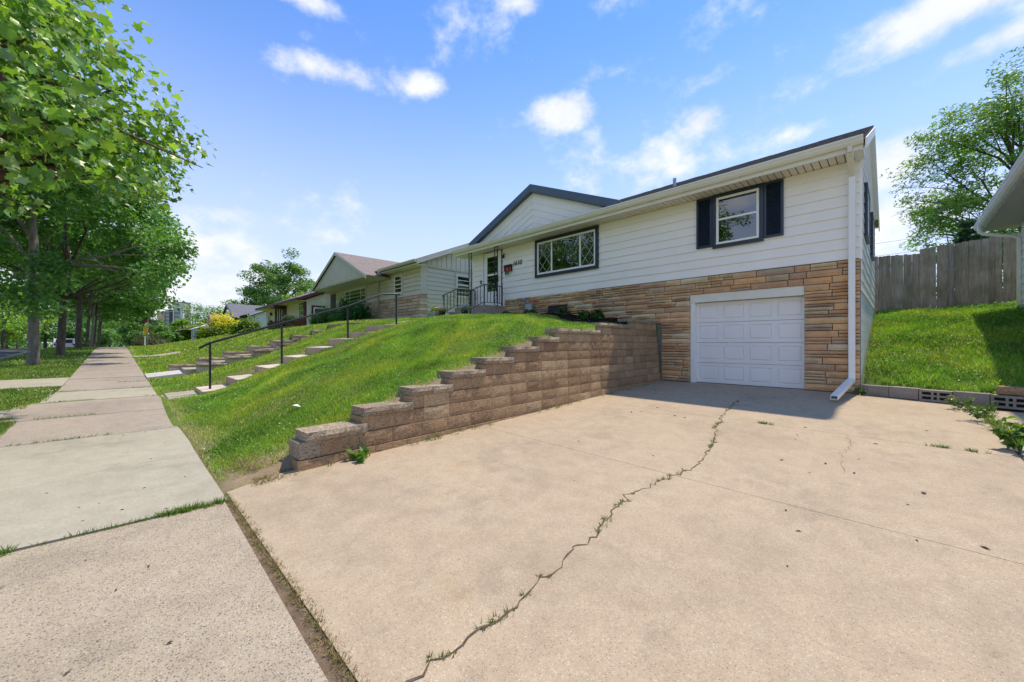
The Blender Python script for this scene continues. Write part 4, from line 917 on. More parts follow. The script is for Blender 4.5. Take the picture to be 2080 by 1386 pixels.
MB().tube([(-20.25, 9.8, 5.3), (-20.3, 9.9, 5.2), (-21.45, 10.38, 4.95), (-21.45, 10.38, 2.4)], .05, 8).build('downspout', MT['greige_trim'], B2, smooth=True)

# ================================================================== cream house with maroon trim
B3 = empty('neighbour_house', (-41, 10.5, 2.3), 'cream house with maroon trim and maroon brick below its porch', 'house')
F3, E3 = Fr('front', 10.5), Fr('east', -34.75)
MB().prism([(-47.6, 10.5, 1.5), (-47.6, 18, 1.5), (-47.6, 18, 5.0), (-47.6, 14.3, 6.6), (-47.6, 10.5, 5.0)], (12.85, 0, 0)).build('wall', MT['cream'], B3)
R3 = MB().prism([(-48.2, 9.7, 5.05), (-48.2, 14.3, 7.0), (-48.2, 18.6, 5.05), (-48.2, 18.6, 4.98), (-48.2, 14.3, 6.92), (-48.2, 9.7, 4.98)], (14.1, 0, 0)).build('roof', MT['shingle'], B3)
MB().box(-48.2, -34.1, 9.62, 9.70, 4.86, 5.06).build('fascia', MT['maroon'], R3)
MB().prism([(-34.1, 9.7, 5.03), (-34.1, 14.3, 6.98), (-34.1, 18.6, 5.03), (-34.1, 18.6, 4.78), (-34.1, 14.3, 6.70), (-34.1, 9.7, 4.78)], (.06, 0, 0)).build('rake_board', MT['maroon'], R3)
MB().box(-48.2, -34.2, 9.7, 10.5, 4.84, 4.87).build('soffit', MT['cream'], B3)
bw3 = fbox(F3, 'brick_wainscot', MT['redbrick'], B3, -46.5, -34.9, .01, .12, 2.0, 3.45); fbox(F3, 'ledge', MT['maroon'], bw3, -46.5, -34.85, .0, .16, 3.45, 3.52)
fbox(F3, 'corner_post', MT['maroon'], B3, -34.95, -34.72, -.06, .10, 2.2, 4.85)
window(B3, F3, -36.2, -35.05, 3.55, 4.75, MT['maroon'], MT['trim'], cw=.12, rail=4.15, back=MT['teal'])
window(B3, E3, 10.95, 13.2, 3.05, 4.55, MT['maroon'], MT['trim'], cw=.14, fw=.10, rail=3.75, back=MT['blinds_white'])
pt = fbox(F3, 'porch_opening', MT['tower_dark'], B3, -43.6, -40.2, .012, .06, 3.0, 4.75); ring(F3, 'porch_frame', MT['maroon'], pt, -43.7, -40.1, 2.95, 4.85, .14, .02, .12)
for a in (-42.9, -42.2, -41.4): fbox(F3, 'door_stile', MT['trim'], pt, a - .05, a + .05, .06, .09, 3.1, 4.7)
window(B3, F3, -46.6, -45.7, 3.3, 4.55, MT['cream'], MT['trim'], cw=.08, rail=3.9, back=MT['window_fill'])
fbox(F3, 'wall_lamp', MT['black'], B3, -45.3, -45.15, .02, .2, 4.2, 4.5)
fbox(F3, 'mailbox', MT['black'], B3, -45.4, -45.0, .02, .2, 3.4, 3.7)
MB().box(-41.2, -40.0, 9.4, 10.4, 4.6, 4.84).build('porch_beam', MT['maroon'], B3)

# ================================================================== white house with grey roof, and those beyond
B4 = empty('neighbour_house', (-59, 10.5, 2.0), 'white sided house with grey gable roof behind the yellow bush', 'house')
F4, E4 = Fr('front', 10.5), Fr('east', -52.6)
MB().prism([(-66.5, 10.5, 1.2), (-66.5, 17.5, 1.2), (-66.5, 17.5, 4.7), (-66.5, 14.0, 6.1), (-66.5, 10.5, 4.7)], (13.9, 0, 0)).build('wall', MT['white_house'], B4)
clap(B4, E4, 10.5, 17.5, 2.2, 6.0, .34, MT['white_house'], clip=lambda z: (10.5, 17.5) if z < 4.7 else (14 - (6.1 - z)/.41, 14 + (6.1 - z)/.41), proud=.03)
clap(B4, F4, -66.5, -52.6, 2.2, 4.6, .34, MT['white_house'], proud=.03)
R4 = MB().prism([(-67, 9.8, 4.75), (-67, 14, 6.5), (-67, 18.2, 4.75), (-67, 18.2, 4.66), (-67, 14, 6.4), (-67, 9.8, 4.66)], (15.0, 0, 0)).build('roof', MT['shingle_slate'], B4)
MB().prism([(-52.0, 9.8, 4.73), (-52.0, 14, 6.48), (-52.0, 18.2, 4.73), (-52.0, 18.2, 4.5), (-52.0, 14, 6.25), (-52.0, 9.8, 4.5)], (.06, 0, 0)).build('rake_board', MT['trim'], R4)
G4 = MB().prism([(-61.6, 9.3, 6.42), (-66.1, 9.3, 4.55), (-57.1, 9.3, 4.55)], (0, .2, 0)).build('street_gable', MT['white_house'], B4)
clap(G4, Fr('front', 9.3), -66.1, -57.1, 4.56, 6.3, .3, MT['white_house'], clip=lambda z: (-61.6 - (6.40 - z)*2.4, -61.6 + (6.40 - z)*2.4), proud=.03)
for s in (-1, 1):
    p = lambda dx, y, zz: (-61.6 + s * dx, y, zz)
    MB().hexa([p(0,9.1,6.44), p(4.8,9.1,4.45), p(4.8,14,4.45), p(0,14,6.44), p(0,9.1,6.53), p(4.8,9.1,4.54), p(4.8,14,4.54), p(0,14,6.53)]).build('gable_roof', MT['shingle_slate'], G4)
    MB().hexa([p(0,9.06,6.25), p(4.8,9.06,4.26), p(4.8,9.1,4.26), p(0,9.1,6.25), p(0,9.06,6.50), p(4.8,9.06,4.51), p(4.8,9.1,4.51), p(0,9.1,6.50)]).build('rake_board', MT['gable_navy'], G4)
window(B4, F4, -56.6, -54.9, 2.9, 4.3, MT['trim'], MT['trim'], cw=.15, fw=.08, rail=3.6, back=MT['window_fill'])
MB().tube([(-52.4, 9.7, 4.6), (-52.5, 10.3, 4.2), (-52.5, 10.38, 2.2)], .07, 7).build('downspout', MT['trim'], B4, smooth=True)
B5 = empty('neighbour_house', (-79, 10.5, 1.6), 'far house with tan roof showing above the yellow bush', 'house')
MB().box(-84, -73, 10.5, 17, 1, 4.6).build('wall', MT['cream'], B5)
MB().prism([(-84.5, 9.6, 4.55), (-84.5, 13.7, 6.5), (-84.5, 17.8, 4.55)], (12.1, 0, 0)).build('roof', MT['shingle_tan'], B5)
g5 = MB().prism([(-77.5, 9.2, 6.0), (-81, 9.2, 4.5), (-74, 9.2, 4.5)], (0, 3, 0)).build('street_gable', MT['shingle_tan'], B5)
B6 = empty('neighbour_house', (-98, 10.5, 1.5), 'small far white house with shallow roof and dark porch posts', 'house')
MB().box(-104, -91, 10.5, 17, .8, 4.3).build('wall', MT['white_house'], B6)
MB().prism([(-104.5, 9.0, 4.2), (-104.5, 13.5, 6.2), (-104.5, 18, 4.2)], (14, 0, 0)).build('roof', MT['white_house'], B6)
for x in (-101, -97.5, -93.5): MB().box(x, x + .35, 9.2, 9.55, 1, 4.25).build('porch_post', MT['white_house'], B6)
MB().box(-100.5, -98, 10.42, 10.5, 1.2, 3.8).build('window', MT['tower_dark'], B6); MB().box(-96.6, -94.2, 10.42, 10.5, 1.2, 3.8).build('window', MT['tower_dark'], B6)
B7 = empty('neighbour_house', (-131, 10.5, 1.3), 'farthest bungalow with tan roof and reddish brown front', 'house')
MB().box(-147, -114, 10.5, 19, .5, 4.6).build('wall', MT['cream'], B7)
MB().prism([(-148, 8.6, 4.4), (-148, 14.5, 6.4), (-148, 20, 4.4)], (35, 0, 0)).build('roof', MT['shingle_tan'], B7)
MB().box(-129, -116, 10.4, 10.5, .8, 4.3).build('front_door', MT['door_brown'], B7); MB().box(-138, -131, 10.4, 10.5, .8, 4.3).build('window', MT['tower_dark'], B7)
for x in (-139.5, -130): MB().box(x, x+.8, 9.2, 9.8, .8, 4.4).build('porch_post', MT['trim'], B7)

# ---- apartment tower on the skyline
TW = empty('apartment_tower', (-400, 28, 0), 'grey and beige apartment tower rising behind the distant trees', 'tower')
def tb(name, mt, u0, u1, zt, dd=0, zb=0, par=None, depth=14):
    d = 300 + dd; c = lambda u, e=0: ((u - (d+e)) * .70711, (u + (d+e)) * .70711)
    (ax, ay), (bx, by), (cx, cy), (ex, ey) = c(u0), c(u1), c(u1, depth), c(u0, depth)
    return MB().hexa([(ax,ay,zb),(bx,by,zb),(cx,cy,zb),(ex,ey,zb),(ax,ay,zt),(bx,by,zt),(cx,cy,zt),(ex,ey,zt)]).build(name, MT[mt], par or TW)
tb('wall', 'concrete_grey', -272.0, -257.5, 28, 2, depth=6)
tb('brick_wing', 'tower_brick', -277.7, -272.0, 26.5, 1, depth=6)
tb('penthouse', 'concrete_grey', -266.6, -257.5, 33.3, 2.5, depth=6); tb('penthouse_roof', 'tower_dark', -267.0, -257.2, 33.9, 2.3, 33.3, depth=6.4)
tb('penthouse_panel', 'concrete_pale', -266.4, -262.3, 33.2, 2.2, 29, depth=.2); tb('penthouse_panel', 'concrete_pale', -261.9, -257.6, 33.2, 2.2, 29, depth=.2)
tb('recess', 'tower_dark', -268.5, -265.5, 27.5, 1.6, 0, depth=.3)
tb('pale_panel', 'concrete_pale', -259.5, -257.4, 28.5, 1.2, 0, depth=.7); tb('pale_panel', 'concrete_pale', -265.5, -264.7, 28.5, 1.4, 0, depth=.5)
for k in range(9):
    z = 26 - k * 2.9
    for a, b_ in ((-271.7, -268.7), (-264.5, -262.1), (-261.9, -259.5)): tb('window', 'tower_glass', a, b_, z, 1.8, z - 1.7, depth=.2)

# ---- the stepped pale block walls beside the neighbour's white path
def step_wall(x, y0, n, z0, dy, dz, label, xw=.28):
    root = empty('stepped_wall', (x, y0, z0 - .3), label, 'garden wall')
    r_ = random.Random(int(abs(x) * 10))
    LB = [rough_block('pale_block', MT['lblock'], 500 + s, 2, 1, .06, .03) for s in range(4)]
    for i in range(n):
        ya, yb = y0 + dy*i, y0 + dy*(i+1) + .06; z = z0 + dz*i; m_ = 2
        for j in range(m_):
            a, b_ = ya + (yb-ya)/m_*j, ya + (yb-ya)/m_*(j+1)
            for q in range(2): place('block', LB[r_.randrange(4)], root, (x, (a+b_)/2, z - .09 - .18*(q+1)), math.pi/2, (b_-a-.008, xw, .174))
            place('cap_block', CAPB[r_.randrange(6)], root, (x, (a+b_)/2, z - .088), math.pi/2, (b_-a-.006, xw + .08, .088))
    return root
step_wall(-16.8, .95, 7, .66, .72, .205, 'stepped pale block wall with brown caps on the far side of the white path')
step_wall(-15.15, 1.5, 6, .74, .72, .205, 'stepped pale block wall with brown caps on the near side of the white path')
ns = empty('path_steps', (-16, 1.3, .6), 'pale steps climbing between the two stepped block walls', 'steps')
for i in range(7): MB().box(-16.62, -15.32, 1.25 + .72*i, 2.05 + .72*i, .2 + .205*i, .56 + .205*i).build('step', MT['walk_pale'], ns)
tag(MB().box(-16.8, -14.2, 5.92, 6.25, 1.7, 2.12).build('garden_wall', MT['cap'], None), 'long low brown capped wall in front of the dark green bushes', 'garden wall')

# ------------------------------------------------------------------ vegetation
def tubes(parts): 
    b = MB()
    for path, rad, seg in parts: b.tube(path, rad, seg)
    return b
LOBE = [(0, 0), (.16, .10), (.50, .16), (.34, .34), (.46, .62), (.20, .60), (0, 1.0), (-.20, .60), (-.46, .62), (-.34, .34), (-.50, .16), (-.16, .10)]
def leaf_arrays(P, size, g, out=None, up=.7, shape='quad', cols=None, cvar=.25, spread=None):
    """one real leaf per point: bent blades turned every way; returns vertices, faces, colours"""
    n = len(P); s = size * g.uniform(.45, 1.35, n)
    nrm = g.normal(0, 1, (n, 3)); nrm[:, 2] = np.abs(nrm[:, 2]) + up
    if out is not None: nrm += out * .8
    nrm /= np.linalg.norm(nrm, axis=1)[:, None]
    t = g.normal(0, 1, (n, 3)); t[:, 2] -= .5; t -= nrm * (t * nrm).sum(1)[:, None]; t /= np.linalg.norm(t, axis=1)[:, None] + 1e-9
    b = np.cross(nrm, t)
    if shape == 'quad':
        loc = np.array([(0, 0, 0), (.34, .45, .10), (0, 1, -.06), (-.34, .45, .10)]); k = 4; faces = np.array([[0, 1, 2], [0, 2, 3]])
    elif shape == 'spray':                     # a short twig with three leaflets, for fine foliage
        loc = np.array([(0, 0, 0), (.13, .3, .05), (0, .55, 0), (-.13, .3, .05), (0, .25, 0), (.45, .45, .08), (.5, .75, 0), (.12, .55, 0), (0, .3, 0), (-.14, .55, .0), (-.5, .8, .05), (-.42, .5, .08)]); k = 12
        faces = np.array([[0, 1, 2], [0, 2, 3], [4, 5, 6], [4, 6, 7], [8, 9, 10], [8, 10, 11]])
    else:
        loc = np.array([(x, y, .10 * abs(x) * 2 - .12 * y * y) for x, y in LOBE]); k = len(LOBE)
        faces = np.array([[0, 1, 11], [1, 2, 3], [11, 9, 10], [1, 3, 5], [3, 4, 5], [11, 7, 9], [9, 7, 8], [1, 5, 11], [11, 5, 7], [5, 6, 7]])
    V = P[:, None, :] + s[:, None, None] * (loc[None, :, 0:1] * b[:, None, :] + (loc[None, :, 1:2] - .5) * t[:, None, :] + loc[None, :, 2:3] * nrm[:, None, :])
    F = (np.arange(n) * k)[:, None, None] + faces[None]
    cols = np.array(cols); ci = g.integers(0, len(cols), n); C = cols[ci] * g.uniform(1 - cvar, 1 + cvar, (n, 1))
    return V.reshape(-1, 3), F.reshape(-1, 3), np.repeat(C, k, 0)
GREENS = {'maple': [(0.160, 0.323, 0.048), (0.131, 0.280, 0.045), (0.204, 0.385, 0.050), (0.277, 0.463, 0.059), (0.110, 0.239, 0.056), (0.233, 0.349, 0.140)],
          'dark': [(0.100, 0.243, 0.055), (0.130, 0.290, 0.062), (0.168, 0.345, 0.065), (0.114, 0.268, 0.076)],
          'bright': [(0.218, 0.405, 0.037), (0.277, 0.463, 0.039), (0.175, 0.349, 0.039)],
          'mid': [(0.124, 0.265, 0.050), (0.110, 0.239, 0.050), (0.153, 0.301, 0.056)],
          'yellow': [(0.874, 0.728, 0.028), (0.900, 0.840, 0.041), (0.612, 0.629, 0.028), (0.437, 0.532, 0.028)],
          'fir': [(0.047, 0.119, 0.056), (0.064, 0.147, 0.067), (0.040, 0.105, 0.050)]}
def tree(name, label, cat, base, trunk_r, fork, cc, cr, ncl, per, size, cols, seed, bark='bark_dark', shape='quad', lean=(0, 0), limbs=9, group=None, clr=.26, extra=(), zflat=.7, low=-.62, up=.7, limbseg=6):
    g = np.random.default_rng(seed); rr = random.Random(seed); bx, by, bz = base
    root = empty(name, base, label, cat, group)
    cc = np.array(cc, float); cr = np.array(cr, float)
    cl = []
    while len(cl) < ncl:
        p = g.normal(0, 1, 3); p /= np.linalg.norm(p); q = p * g.uniform(.30, 1.0) ** .45
        if q[2] < low: continue
        cl.append(cc + q * cr * (1 + .10 * g.normal()))
    cl = np.array(cl + [np.array(e) for e in extra])
    top = Vector((cc[0] + lean[0], cc[1] + lean[1], cc[2] + cr[2] * .45)); bvec = Vector(base)
    fk = Vector((bx + (top.x - bx) * .35, by + (top.y - by) * .35, fork)); path = []; rad = []
    for t in (0, .04, .12, .3, .55, .8, 1.0):
        p = bvec.lerp(fk, t); path.append(p + Vector((rr.uniform(-.04, .04), rr.uniform(-.04, .04), 0)) * trunk_r * 4 * (t > .05)); rad.append(trunk_r * (1.4 if t == 0 else 1.15 if t < .05 else 1.0 - .2 * t))
    path[0].z -= .1
    for t in (.3, .65, 1.0): path.append(fk.lerp(top, t) + Vector((rr.uniform(-1, 1), rr.uniform(-1, 1), 0)) * trunk_r * .8); rad.append(trunk_r * .8 * (1 - .85 * t))
    tr = MB().tube(path, rad, 12); tr.build('trunk', MT[bark], root, smooth=True, org=base)
    lb = []
    order = list(range(len(cl))); rr.shuffle(order)
    order = list(range(len(cl) - len(extra), len(cl))) + order
    for i in order[:limbs + len(extra)]:
        e = Vector(cl[i]); h = min(max(fork * .9, bz + (e.z - bz) * .62), top.z - .2)
        j = min(range(len(path)), key=lambda k: abs(path[k].z - h)); s = path[max(j, 3)]; L = (e - s).length
        m1 = s.lerp(e, .35) + Vector((rr.uniform(-.1, .1), rr.uniform(-.1, .1), .05)) * L; m2 = s.lerp(e, .7) + Vector((rr.uniform(-.06, .06), rr.uniform(-.06, .06), .06)) * L
        r0 = min(trunk_r * .42, .035 * L + .015); lb.append(([s, m1, m2, e], [r0, r0*.7, r0*.42, r0*.12], limbseg))
        for _ in range(2):
            f = m2 + Vector((rr.gauss(0, .25), rr.gauss(0, .25), rr.gauss(.05, .2))) * L * .8
            lb.append(([m1.lerp(m2, rr.random()), m2.lerp(f, .5), f], [r0*.4, r0*.25, r0*.06], 5))
    tubes(lb).build('limbs', MT[bark], root, smooth=True, org=base)
    crm = clr * cr.mean(); n = len(cl) * per; ci = np.repeat(np.arange(len(cl)), per)
    off = g.normal(0, 1, (n, 3)); off *= (g.uniform(0, 1, n) ** .42 / (np.linalg.norm(off, axis=1) + 1e-9))[:, None]; szc = g.uniform(.65, 1.25, len(cl))[ci]
    off[:, 2] *= zflat; P = cl[ci] + off * (crm * szc)[:, None]
    out = (P - cc) / cr; out /= np.linalg.norm(out, axis=1)[:, None] + 1e-9
    cb = g.uniform(.78, 1.22, (len(cl), 1))[ci]
    V, F, C = leaf_arrays(P, size, g, out, up, shape, cols)
    C = C * np.repeat(cb, len(C) // n, 0)
    return root, P, V, F, C
def finish(root, V, F, C, name='crown'): return obj_np(name, V, F, MT['leaf'], root, C=C, kind=None)
def plain_tree(*a, **k):
    root, P, V, F, C = tree(*a, **k); finish(root, V, F, C); return root
zs = lambda x: float(zsw(x)) - .02
# the big maple whose branches reach into the picture: its nearest leaves are single pieces
root, P, V, F, C = tree('maple_tree', 'near maple with large lobed leaves hanging over the pavement', 'tree', (-9.3, -2.75, zs(-9.3)), .24, 2.9, (-9.3, -2.6, 6.5), (3.7, 1.95, 3.0), 120, 240, .124, GREENS['maple'], 5,
    bark='twig', shape='lobe', limbs=22, clr=.27, extra=[(-9.0, .42, 4.85), (-8.8, .1, 4.7), (-6.1, -.85, 3.9), (-5.7, -.85, 4.7), (-7.3, -.5, 4.2), (-8.2, -.05, 4.2), (-8.3, -.1, 5.2), (-7.4, -.6, 3.75), (-6.6, -1.1, 3.55), (-8.4, -.5, 3.95), (-6.2, -.9, 5.6), (-9.6, .1, 4.3), (-6.9, -.7, 4.9), (-7.6, -.55, 5.6)], zflat=.62, low=-.85, up=.55)
k = 12; dcam = np.linalg.norm(P - np.array([0, 0, CAM_H]), axis=1); near = np.argsort(dcam)[:290]
vis = np.ones(len(P), bool); vis[near] = False
Vr = V.reshape(-1, k, 3); Cr = C.reshape(-1, k, 3); f1 = F[:10]
for i in near:
    obj_np('leaf', Vr[i], f1, MT['leaf'], root, C=Cr[i])
kv = np.where(vis)[0]; Fv = (np.arange(len(kv)) * k)[:, None, None] + f1[None]
obj_np('foliage', Vr[kv].reshape(-1, 3), Fv.reshape(-1, 3), MT['leaf'], root, C=Cr[kv].reshape(-1, 3), kind='stuff')
# street trees along the verge
plain_tree('street_tree', 'street tree between the near maple and the pale barked one, leaves at the picture edge', 'tree', (-16.2, -2.9, zs(-16)), .2, 4.4, (-16.2, -3.5, 7.6), (3.4, 3.0, 2.8), 60, 200, .19, GREENS['dark'], 20, group='street trees along the verge', clr=.28, low=-.8)
for i_, (x_, y_, lab_) in enumerate([(-26, -16, 'tall tree across the road mirrored in the picture window')]):
    plain_tree('background_tree', lab_, 'tree', (x_, y_, .2), .3, 4.5, (x_, y_, 8.5), (5.5, 5, 5.5), 50, 130, .34, GREENS['dark'], 50 + i_, group='trees across the road', clr=.3, limbs=10)
plain_tree('street_tree', 'street tree with pale flaking bark nearest the path across the verge', 'tree', (-23, -2.5, zs(-23)), .15, 5.2, (-23, -2.4, 7.2), (4.0, 3.8, 3.1), 80, 320, .17, GREENS['dark'], 21, bark='bark', group='street trees along the verge',
    extra=[(-22.2, -1.9, 3.7), (-22.4, -2.9, 3.2), (-22.1, -2.2, 2.75), (-22.4, -2.1, 4.3), (-22.0, 1.0, 4.2), (-22, 1.7, 5.4)], clr=.25, low=-.35)
plain_tree('street_tree', 'dark trunked street tree forking low, second along the verge', 'tree', (-29.7, -2.36, zs(-29.7)), .155, 3.6, (-29.5, -2.0, 7.3), (4.8, 4.5, 3.8), 80, 300, .20, GREENS['dark'], 22, group='street trees along the verge', extra=[(-27, 1.0, 4.6), (-26.5, 1.6, 5.2)], clr=.24, low=-.5)
plain_tree('street_tree', 'dark street tree beside the parked white vehicle', 'tree', (-38.5, -2.3, zs(-38.5)), .16, 4.2, (-38, -2.0, 8.0), (4.6, 4.6, 4.0), 70, 240, .24, GREENS['dark'], 23, group='street trees along the verge', clr=.28)
for i, (x, y, rt, lab, cols) in enumerate([(-45, -2.25, .10, 'fourth street tree along the verge with dark trunk', 'dark'), (-51.5, -2.3, .08, 'slim paler trunked street tree past the fourth trunk', 'mid'), (-55.5, -2.3, .085, 'sixth street tree in the row, thin grey trunk', 'dark'), (-62.5, -2.3, .08, 'street tree with forked trunk near the end of the row', 'mid'), (-68, -2.35, .09, 'last street tree of the row before the thicket', 'mid')]):
    plain_tree('street_tree', lab, 'tree', (x, y, zs(x)), rt, zs(x) + 4.0, (x, y + .6, zs(x) + 6.3), (4.8, 4.6, 4.0), 42, 170, .34, GREENS[cols], 30 + i, bark='bark' if i == 1 else 'bark_dark', group='street trees along the verge', limbs=7, clr=.30)
# trees beyond the end of the pavement and across the road
FT = [((-90, -12.5, 0), 9.5, 4.2, 'bright', 'bright green tree across the road behind the first trunk', .36), ((-104, -10, 0), 11, 5, 'mid', 'loose pale green tree across the road', .38), ((-118, -16, 0), 13, 6, 'mid', 'tall loose crowned tree past the bend of the road', .42),
      ((-100, -5.2, 0), 5.2, 3.6, 'dark', 'low dark tree closing the view behind the parked vehicle', .4), ((-120, 1.0, 0), 7.5, 4.2, 'mid', 'round green tree straight ahead at the end of the pavement', .4), ((-108, 3.2, .2), 5, 3.4, 'mid', 'small bushy tree just past the white post', .36), ((-135, -3, 0), 11, 6, 'dark', 'dark tree at the far end of the street', .45),
      ((-112, 5.4, .6), 4.0, 2.8, 'dark', 'low dark leafy tree below the flag', .36), ((-150, 3, .5), 9, 5.0, 'mid', 'wide green tree in front of the apartment tower', .5), ((-118, 9.2, 1.0), 6.0, 2.5, 'bright', 'bright yellow green tree below the apartment tower', .36),
      ((-165, 19.0, 1), 13.5, 6.0, 'mid', 'tall grey green tree to the tower side of the far houses', .5), ((-150, 19, 1), 12.5, 6.5, 'dark', 'wide dark crown behind the far white house', .5), ((-140, 22.5, 1), 13, 6, 'mid', 'green crown behind the tan roofed house', .5), ((-128, 25, 1), 12, 6, 'dark', 'dark crown behind the grey gable roof', .5),
      ((-160, -20, 0), 12, 7, 'mid', 'distant tree mass at the bend, paler than its neighbours', .5), ((-128, -7, 0), 10, 5, 'dark', 'dark tree between the trunks at the end of the road', .45)]
for i, ((x, y, z), h, rad, col, lab, sz) in enumerate(FT):
    plain_tree('background_tree', lab, 'tree', (x, y, z - .2), .22, z + h * .30, (x, y, z + h * .56), (rad, rad, h * .46), 34, 150, sz, GREENS[col], 60 + i, group='trees beyond the street end', limbs=6, clr=.34, low=-.9)
plain_tree('background_tree', 'tall airy tree standing behind the cream and white houses', 'tree', (-86, 21.5, 1.5), .45, 7, (-86, 21.5, 10.6), (6.8, 6.8, 7.4), 110, 200, .42, GREENS['mid'], 90, clr=.24, limbs=26, group='trees beyond the street end')
plain_tree('background_tree', 'light green young tree in front of the tall airy tree', 'tree', (-66, 19, 1.5), .2, 4.5, (-66, 19, 6.6), (2.6, 2.6, 3.0), 26, 170, .28, GREENS['bright'], 91, clr=.36, group='trees beyond the street end')
# back garden trees behind the fence
plain_tree('locust_tree', 'fine leaved airy tree rising behind the grey plank fence', 'tree', (3.6, 25.2, 2.4), .13, 5.0, (3.5, 25.0, 7.3), (2.9, 2.9, 4.7), 170, 145, .17, [(.15, .31, .042), (.19, .36, .045), (.12, .26, .048), (.22, .40, .05)], 95, shape='spray', clr=.21, limbs=34, zflat=.55, low=-.9,
    extra=[(.55, 25, 8.4), (.7, 25, 7.2), (1.0, 25, 9.4), (.9, 25, 6.2), (1.5, 25, 10.2), (.45, 25, 7.8), (3.1, 25, 12.0), (3.4, 25, 11.3), (2.6, 25, 10.9), (1.4, 25, 5.2), (2.2, 25, 4.8), (3.0, 25, 4.6), (5.4, 25, 9.6), (6.2, 25, 8.2), (5.6, 25, 11)])
def conifer(label, base, h, rad, seed, tiers=16, cat='conifer', group=None):
    g = np.random.default_rng(seed); root = empty('conifer_tree', base, label, cat, group); bx, by, bz = base
    MB().tube([(bx, by, bz), (bx, by, bz + h)], [.035 * h, .01], 8).build('trunk', MT['bark_dark'], root)
    PP = []; lb = MB()
    for i in range(tiers):
        f = i / tiers; z = bz + h * (.10 + .88 * f); rr_ = rad * (1 - f) ** .8 * g.uniform(.75, 1.15) + .08
        for a in g.uniform(0, 2 * np.pi, 7):
            tip = np.array([math.cos(a) * rr_, math.sin(a) * rr_, -.22 * rr_ + .05]); lb.tube([(bx, by, z), tuple(np.array([bx, by, z]) + tip)], [.02 * rad, .004], 4)
            t = g.uniform(.15, 1, 90)[:, None]; PP.append(np.array([bx, by, z]) + tip * t + g.normal(0, .06 * rr_ + .02, (90, 3)))
    lb.build('limbs', MT['bark_dark'], root)
    P = np.concatenate(PP); V, F, C = leaf_arrays(P, .055 * rad + .06, g, None, .2, 'quad', GREENS['fir']); finish(root, V, F, C)
    return root
conifer('tall dark conifer in front of the apartment tower', (-118, 3.1, 0), 12.2, 2.8, 7, 20)
conifer('small dark conifer peeking over the plank fence', (1.85, 21.5, 2.4), 3.6, 1.1, 8, 12)
def bush(label, c, rad, n, size, cols, seed, name='bush', cat='bush', group=None, ncl=22, stems=9, shape='quad', mix=None):
    g = np.random.default_rng(seed); c = np.array(c, float); rad = np.array(rad, float); rr = random.Random(seed)
    root = empty(name, tuple(c), label, cat, group); b = MB(); cl = []
    while len(cl) < ncl:
        p = g.normal(0, 1, 3); p /= np.linalg.norm(p); p *= g.uniform(.3, 1) ** .4; p[2] = abs(p[2]) * .95 + .03 if p[2] > -.45 else -1
        if p[2] >= 0: cl.append(c + p * rad)
    cl = np.array(cl)
    for i in range(min(stems, ncl)):
        b.tube([tuple(c + np.array([rr.uniform(-.1, .1) * rad[0], rr.uniform(-.1, .1) * rad[1], -.05])), tuple(c + (cl[i] - c) * .6 + np.array([0, 0, .1 * rad[2]])), tuple(cl[i])], [.03 * rad[0], .018 * rad[0], .005], 5)
    b.build('stems', MT['bark_dark'], root)
    ci = g.integers(0, ncl, n); off = g.normal(0, 1, (n, 3)) * .15; P = cl[ci] + off * rad; P[:, 2] = np.maximum(P[:, 2], c[2] + .02)
    out = (P - c) / rad; out /= np.linalg.norm(out, axis=1)[:, None] + 1e-9
    V, F, C = leaf_arrays(P, size, g, out, .5, shape, cols)
    if mix is not None:                       # upper growth of another colour
        k_ = len(V) // n; sel = (P[:, 2] > c[2] + rad[2] * .55 + g.normal(0, .12 * rad[2], n)); C2 = np.array(mix)[g.integers(0, len(mix), n)] * g.uniform(.8, 1.2, (n, 1)); C = np.where(np.repeat(sel, k_)[:, None], np.repeat(C2, k_, 0), C)
    finish(root, V, F, C, 'foliage'); return root
bush('dark green far wood closing the street end', (-185, -14, -1), (14, 46, 8.5), 16000, .8, GREENS['dark'], 210, name='far_woods', cat='woods', ncl=260)
bush('dark green rounded bush below the handrail, farther from the downspout', (-26.3, 9.2, 2.25), (1.05, .9, 1.55), 9000, .10, GREENS['mid'], 201, group='bushes before the greige house')
bush('dense green bush in front of the greige house picture window', (-21.9, 9.1, 2.2), (1.25, .9, 1.8), 11000, .10, [(.045, .17, .024), (.06, .20, .028), (.038, .13, .03)], 202, group='bushes before the greige house')
bush('dark green bush between the two bushes before the greige house', (-24.0, 9.35, 2.25), (.9, .8, 1.15), 5000, .10, GREENS['dark'], 203, group='bushes before the greige house')
bush('big round bush with golden yellow top', (-43, 6, 1.6), (1.6, 1.5, 2.3), 15000, .17, [(.16, .28, .022), (.22, .31, .022), (.12, .22, .022)], 204, mix=GREENS['yellow'], ncl=34)
bush('yellow green bush beside the golden one', (-35.5, 6.6, 1.75), (1.25, 1.1, 1.45), 10000, .14, [(.15, .27, .02), (.20, .31, .022), (.11, .21, .024)], 205)
bush('low clipped pale green shrub under the round topiary', (-31.2, 8.3, 2.2), (.85, .6, .42), 3000, .06, [(.14, .23, .07), (.17, .27, .08)], 206, name='shrub', cat='shrub')
bush('low dark shrub at the foot of the maroon brick', (-37.5, 9.2, 2.2), (1.6, .7, .65), 3000, .10, GREENS['dark'], 207, name='shrub', cat='shrub')
bush('long low green hedge before the farthest bungalow', (-128, 8, 1.0), (9, 1.5, 1.6), 4000, .34, GREENS['mid'], 208, name='hedge', cat='hedge', ncl=40)
bush('scraggly brownish green shrub behind the white post', (-92, 3.2, .7), (2.6, 2.2, 2.6), 4200, .24, [(.10, .12, .04), (.07, .11, .03), (.13, .10, .05)], 209, name='shrub', cat='shrub', ncl=30)
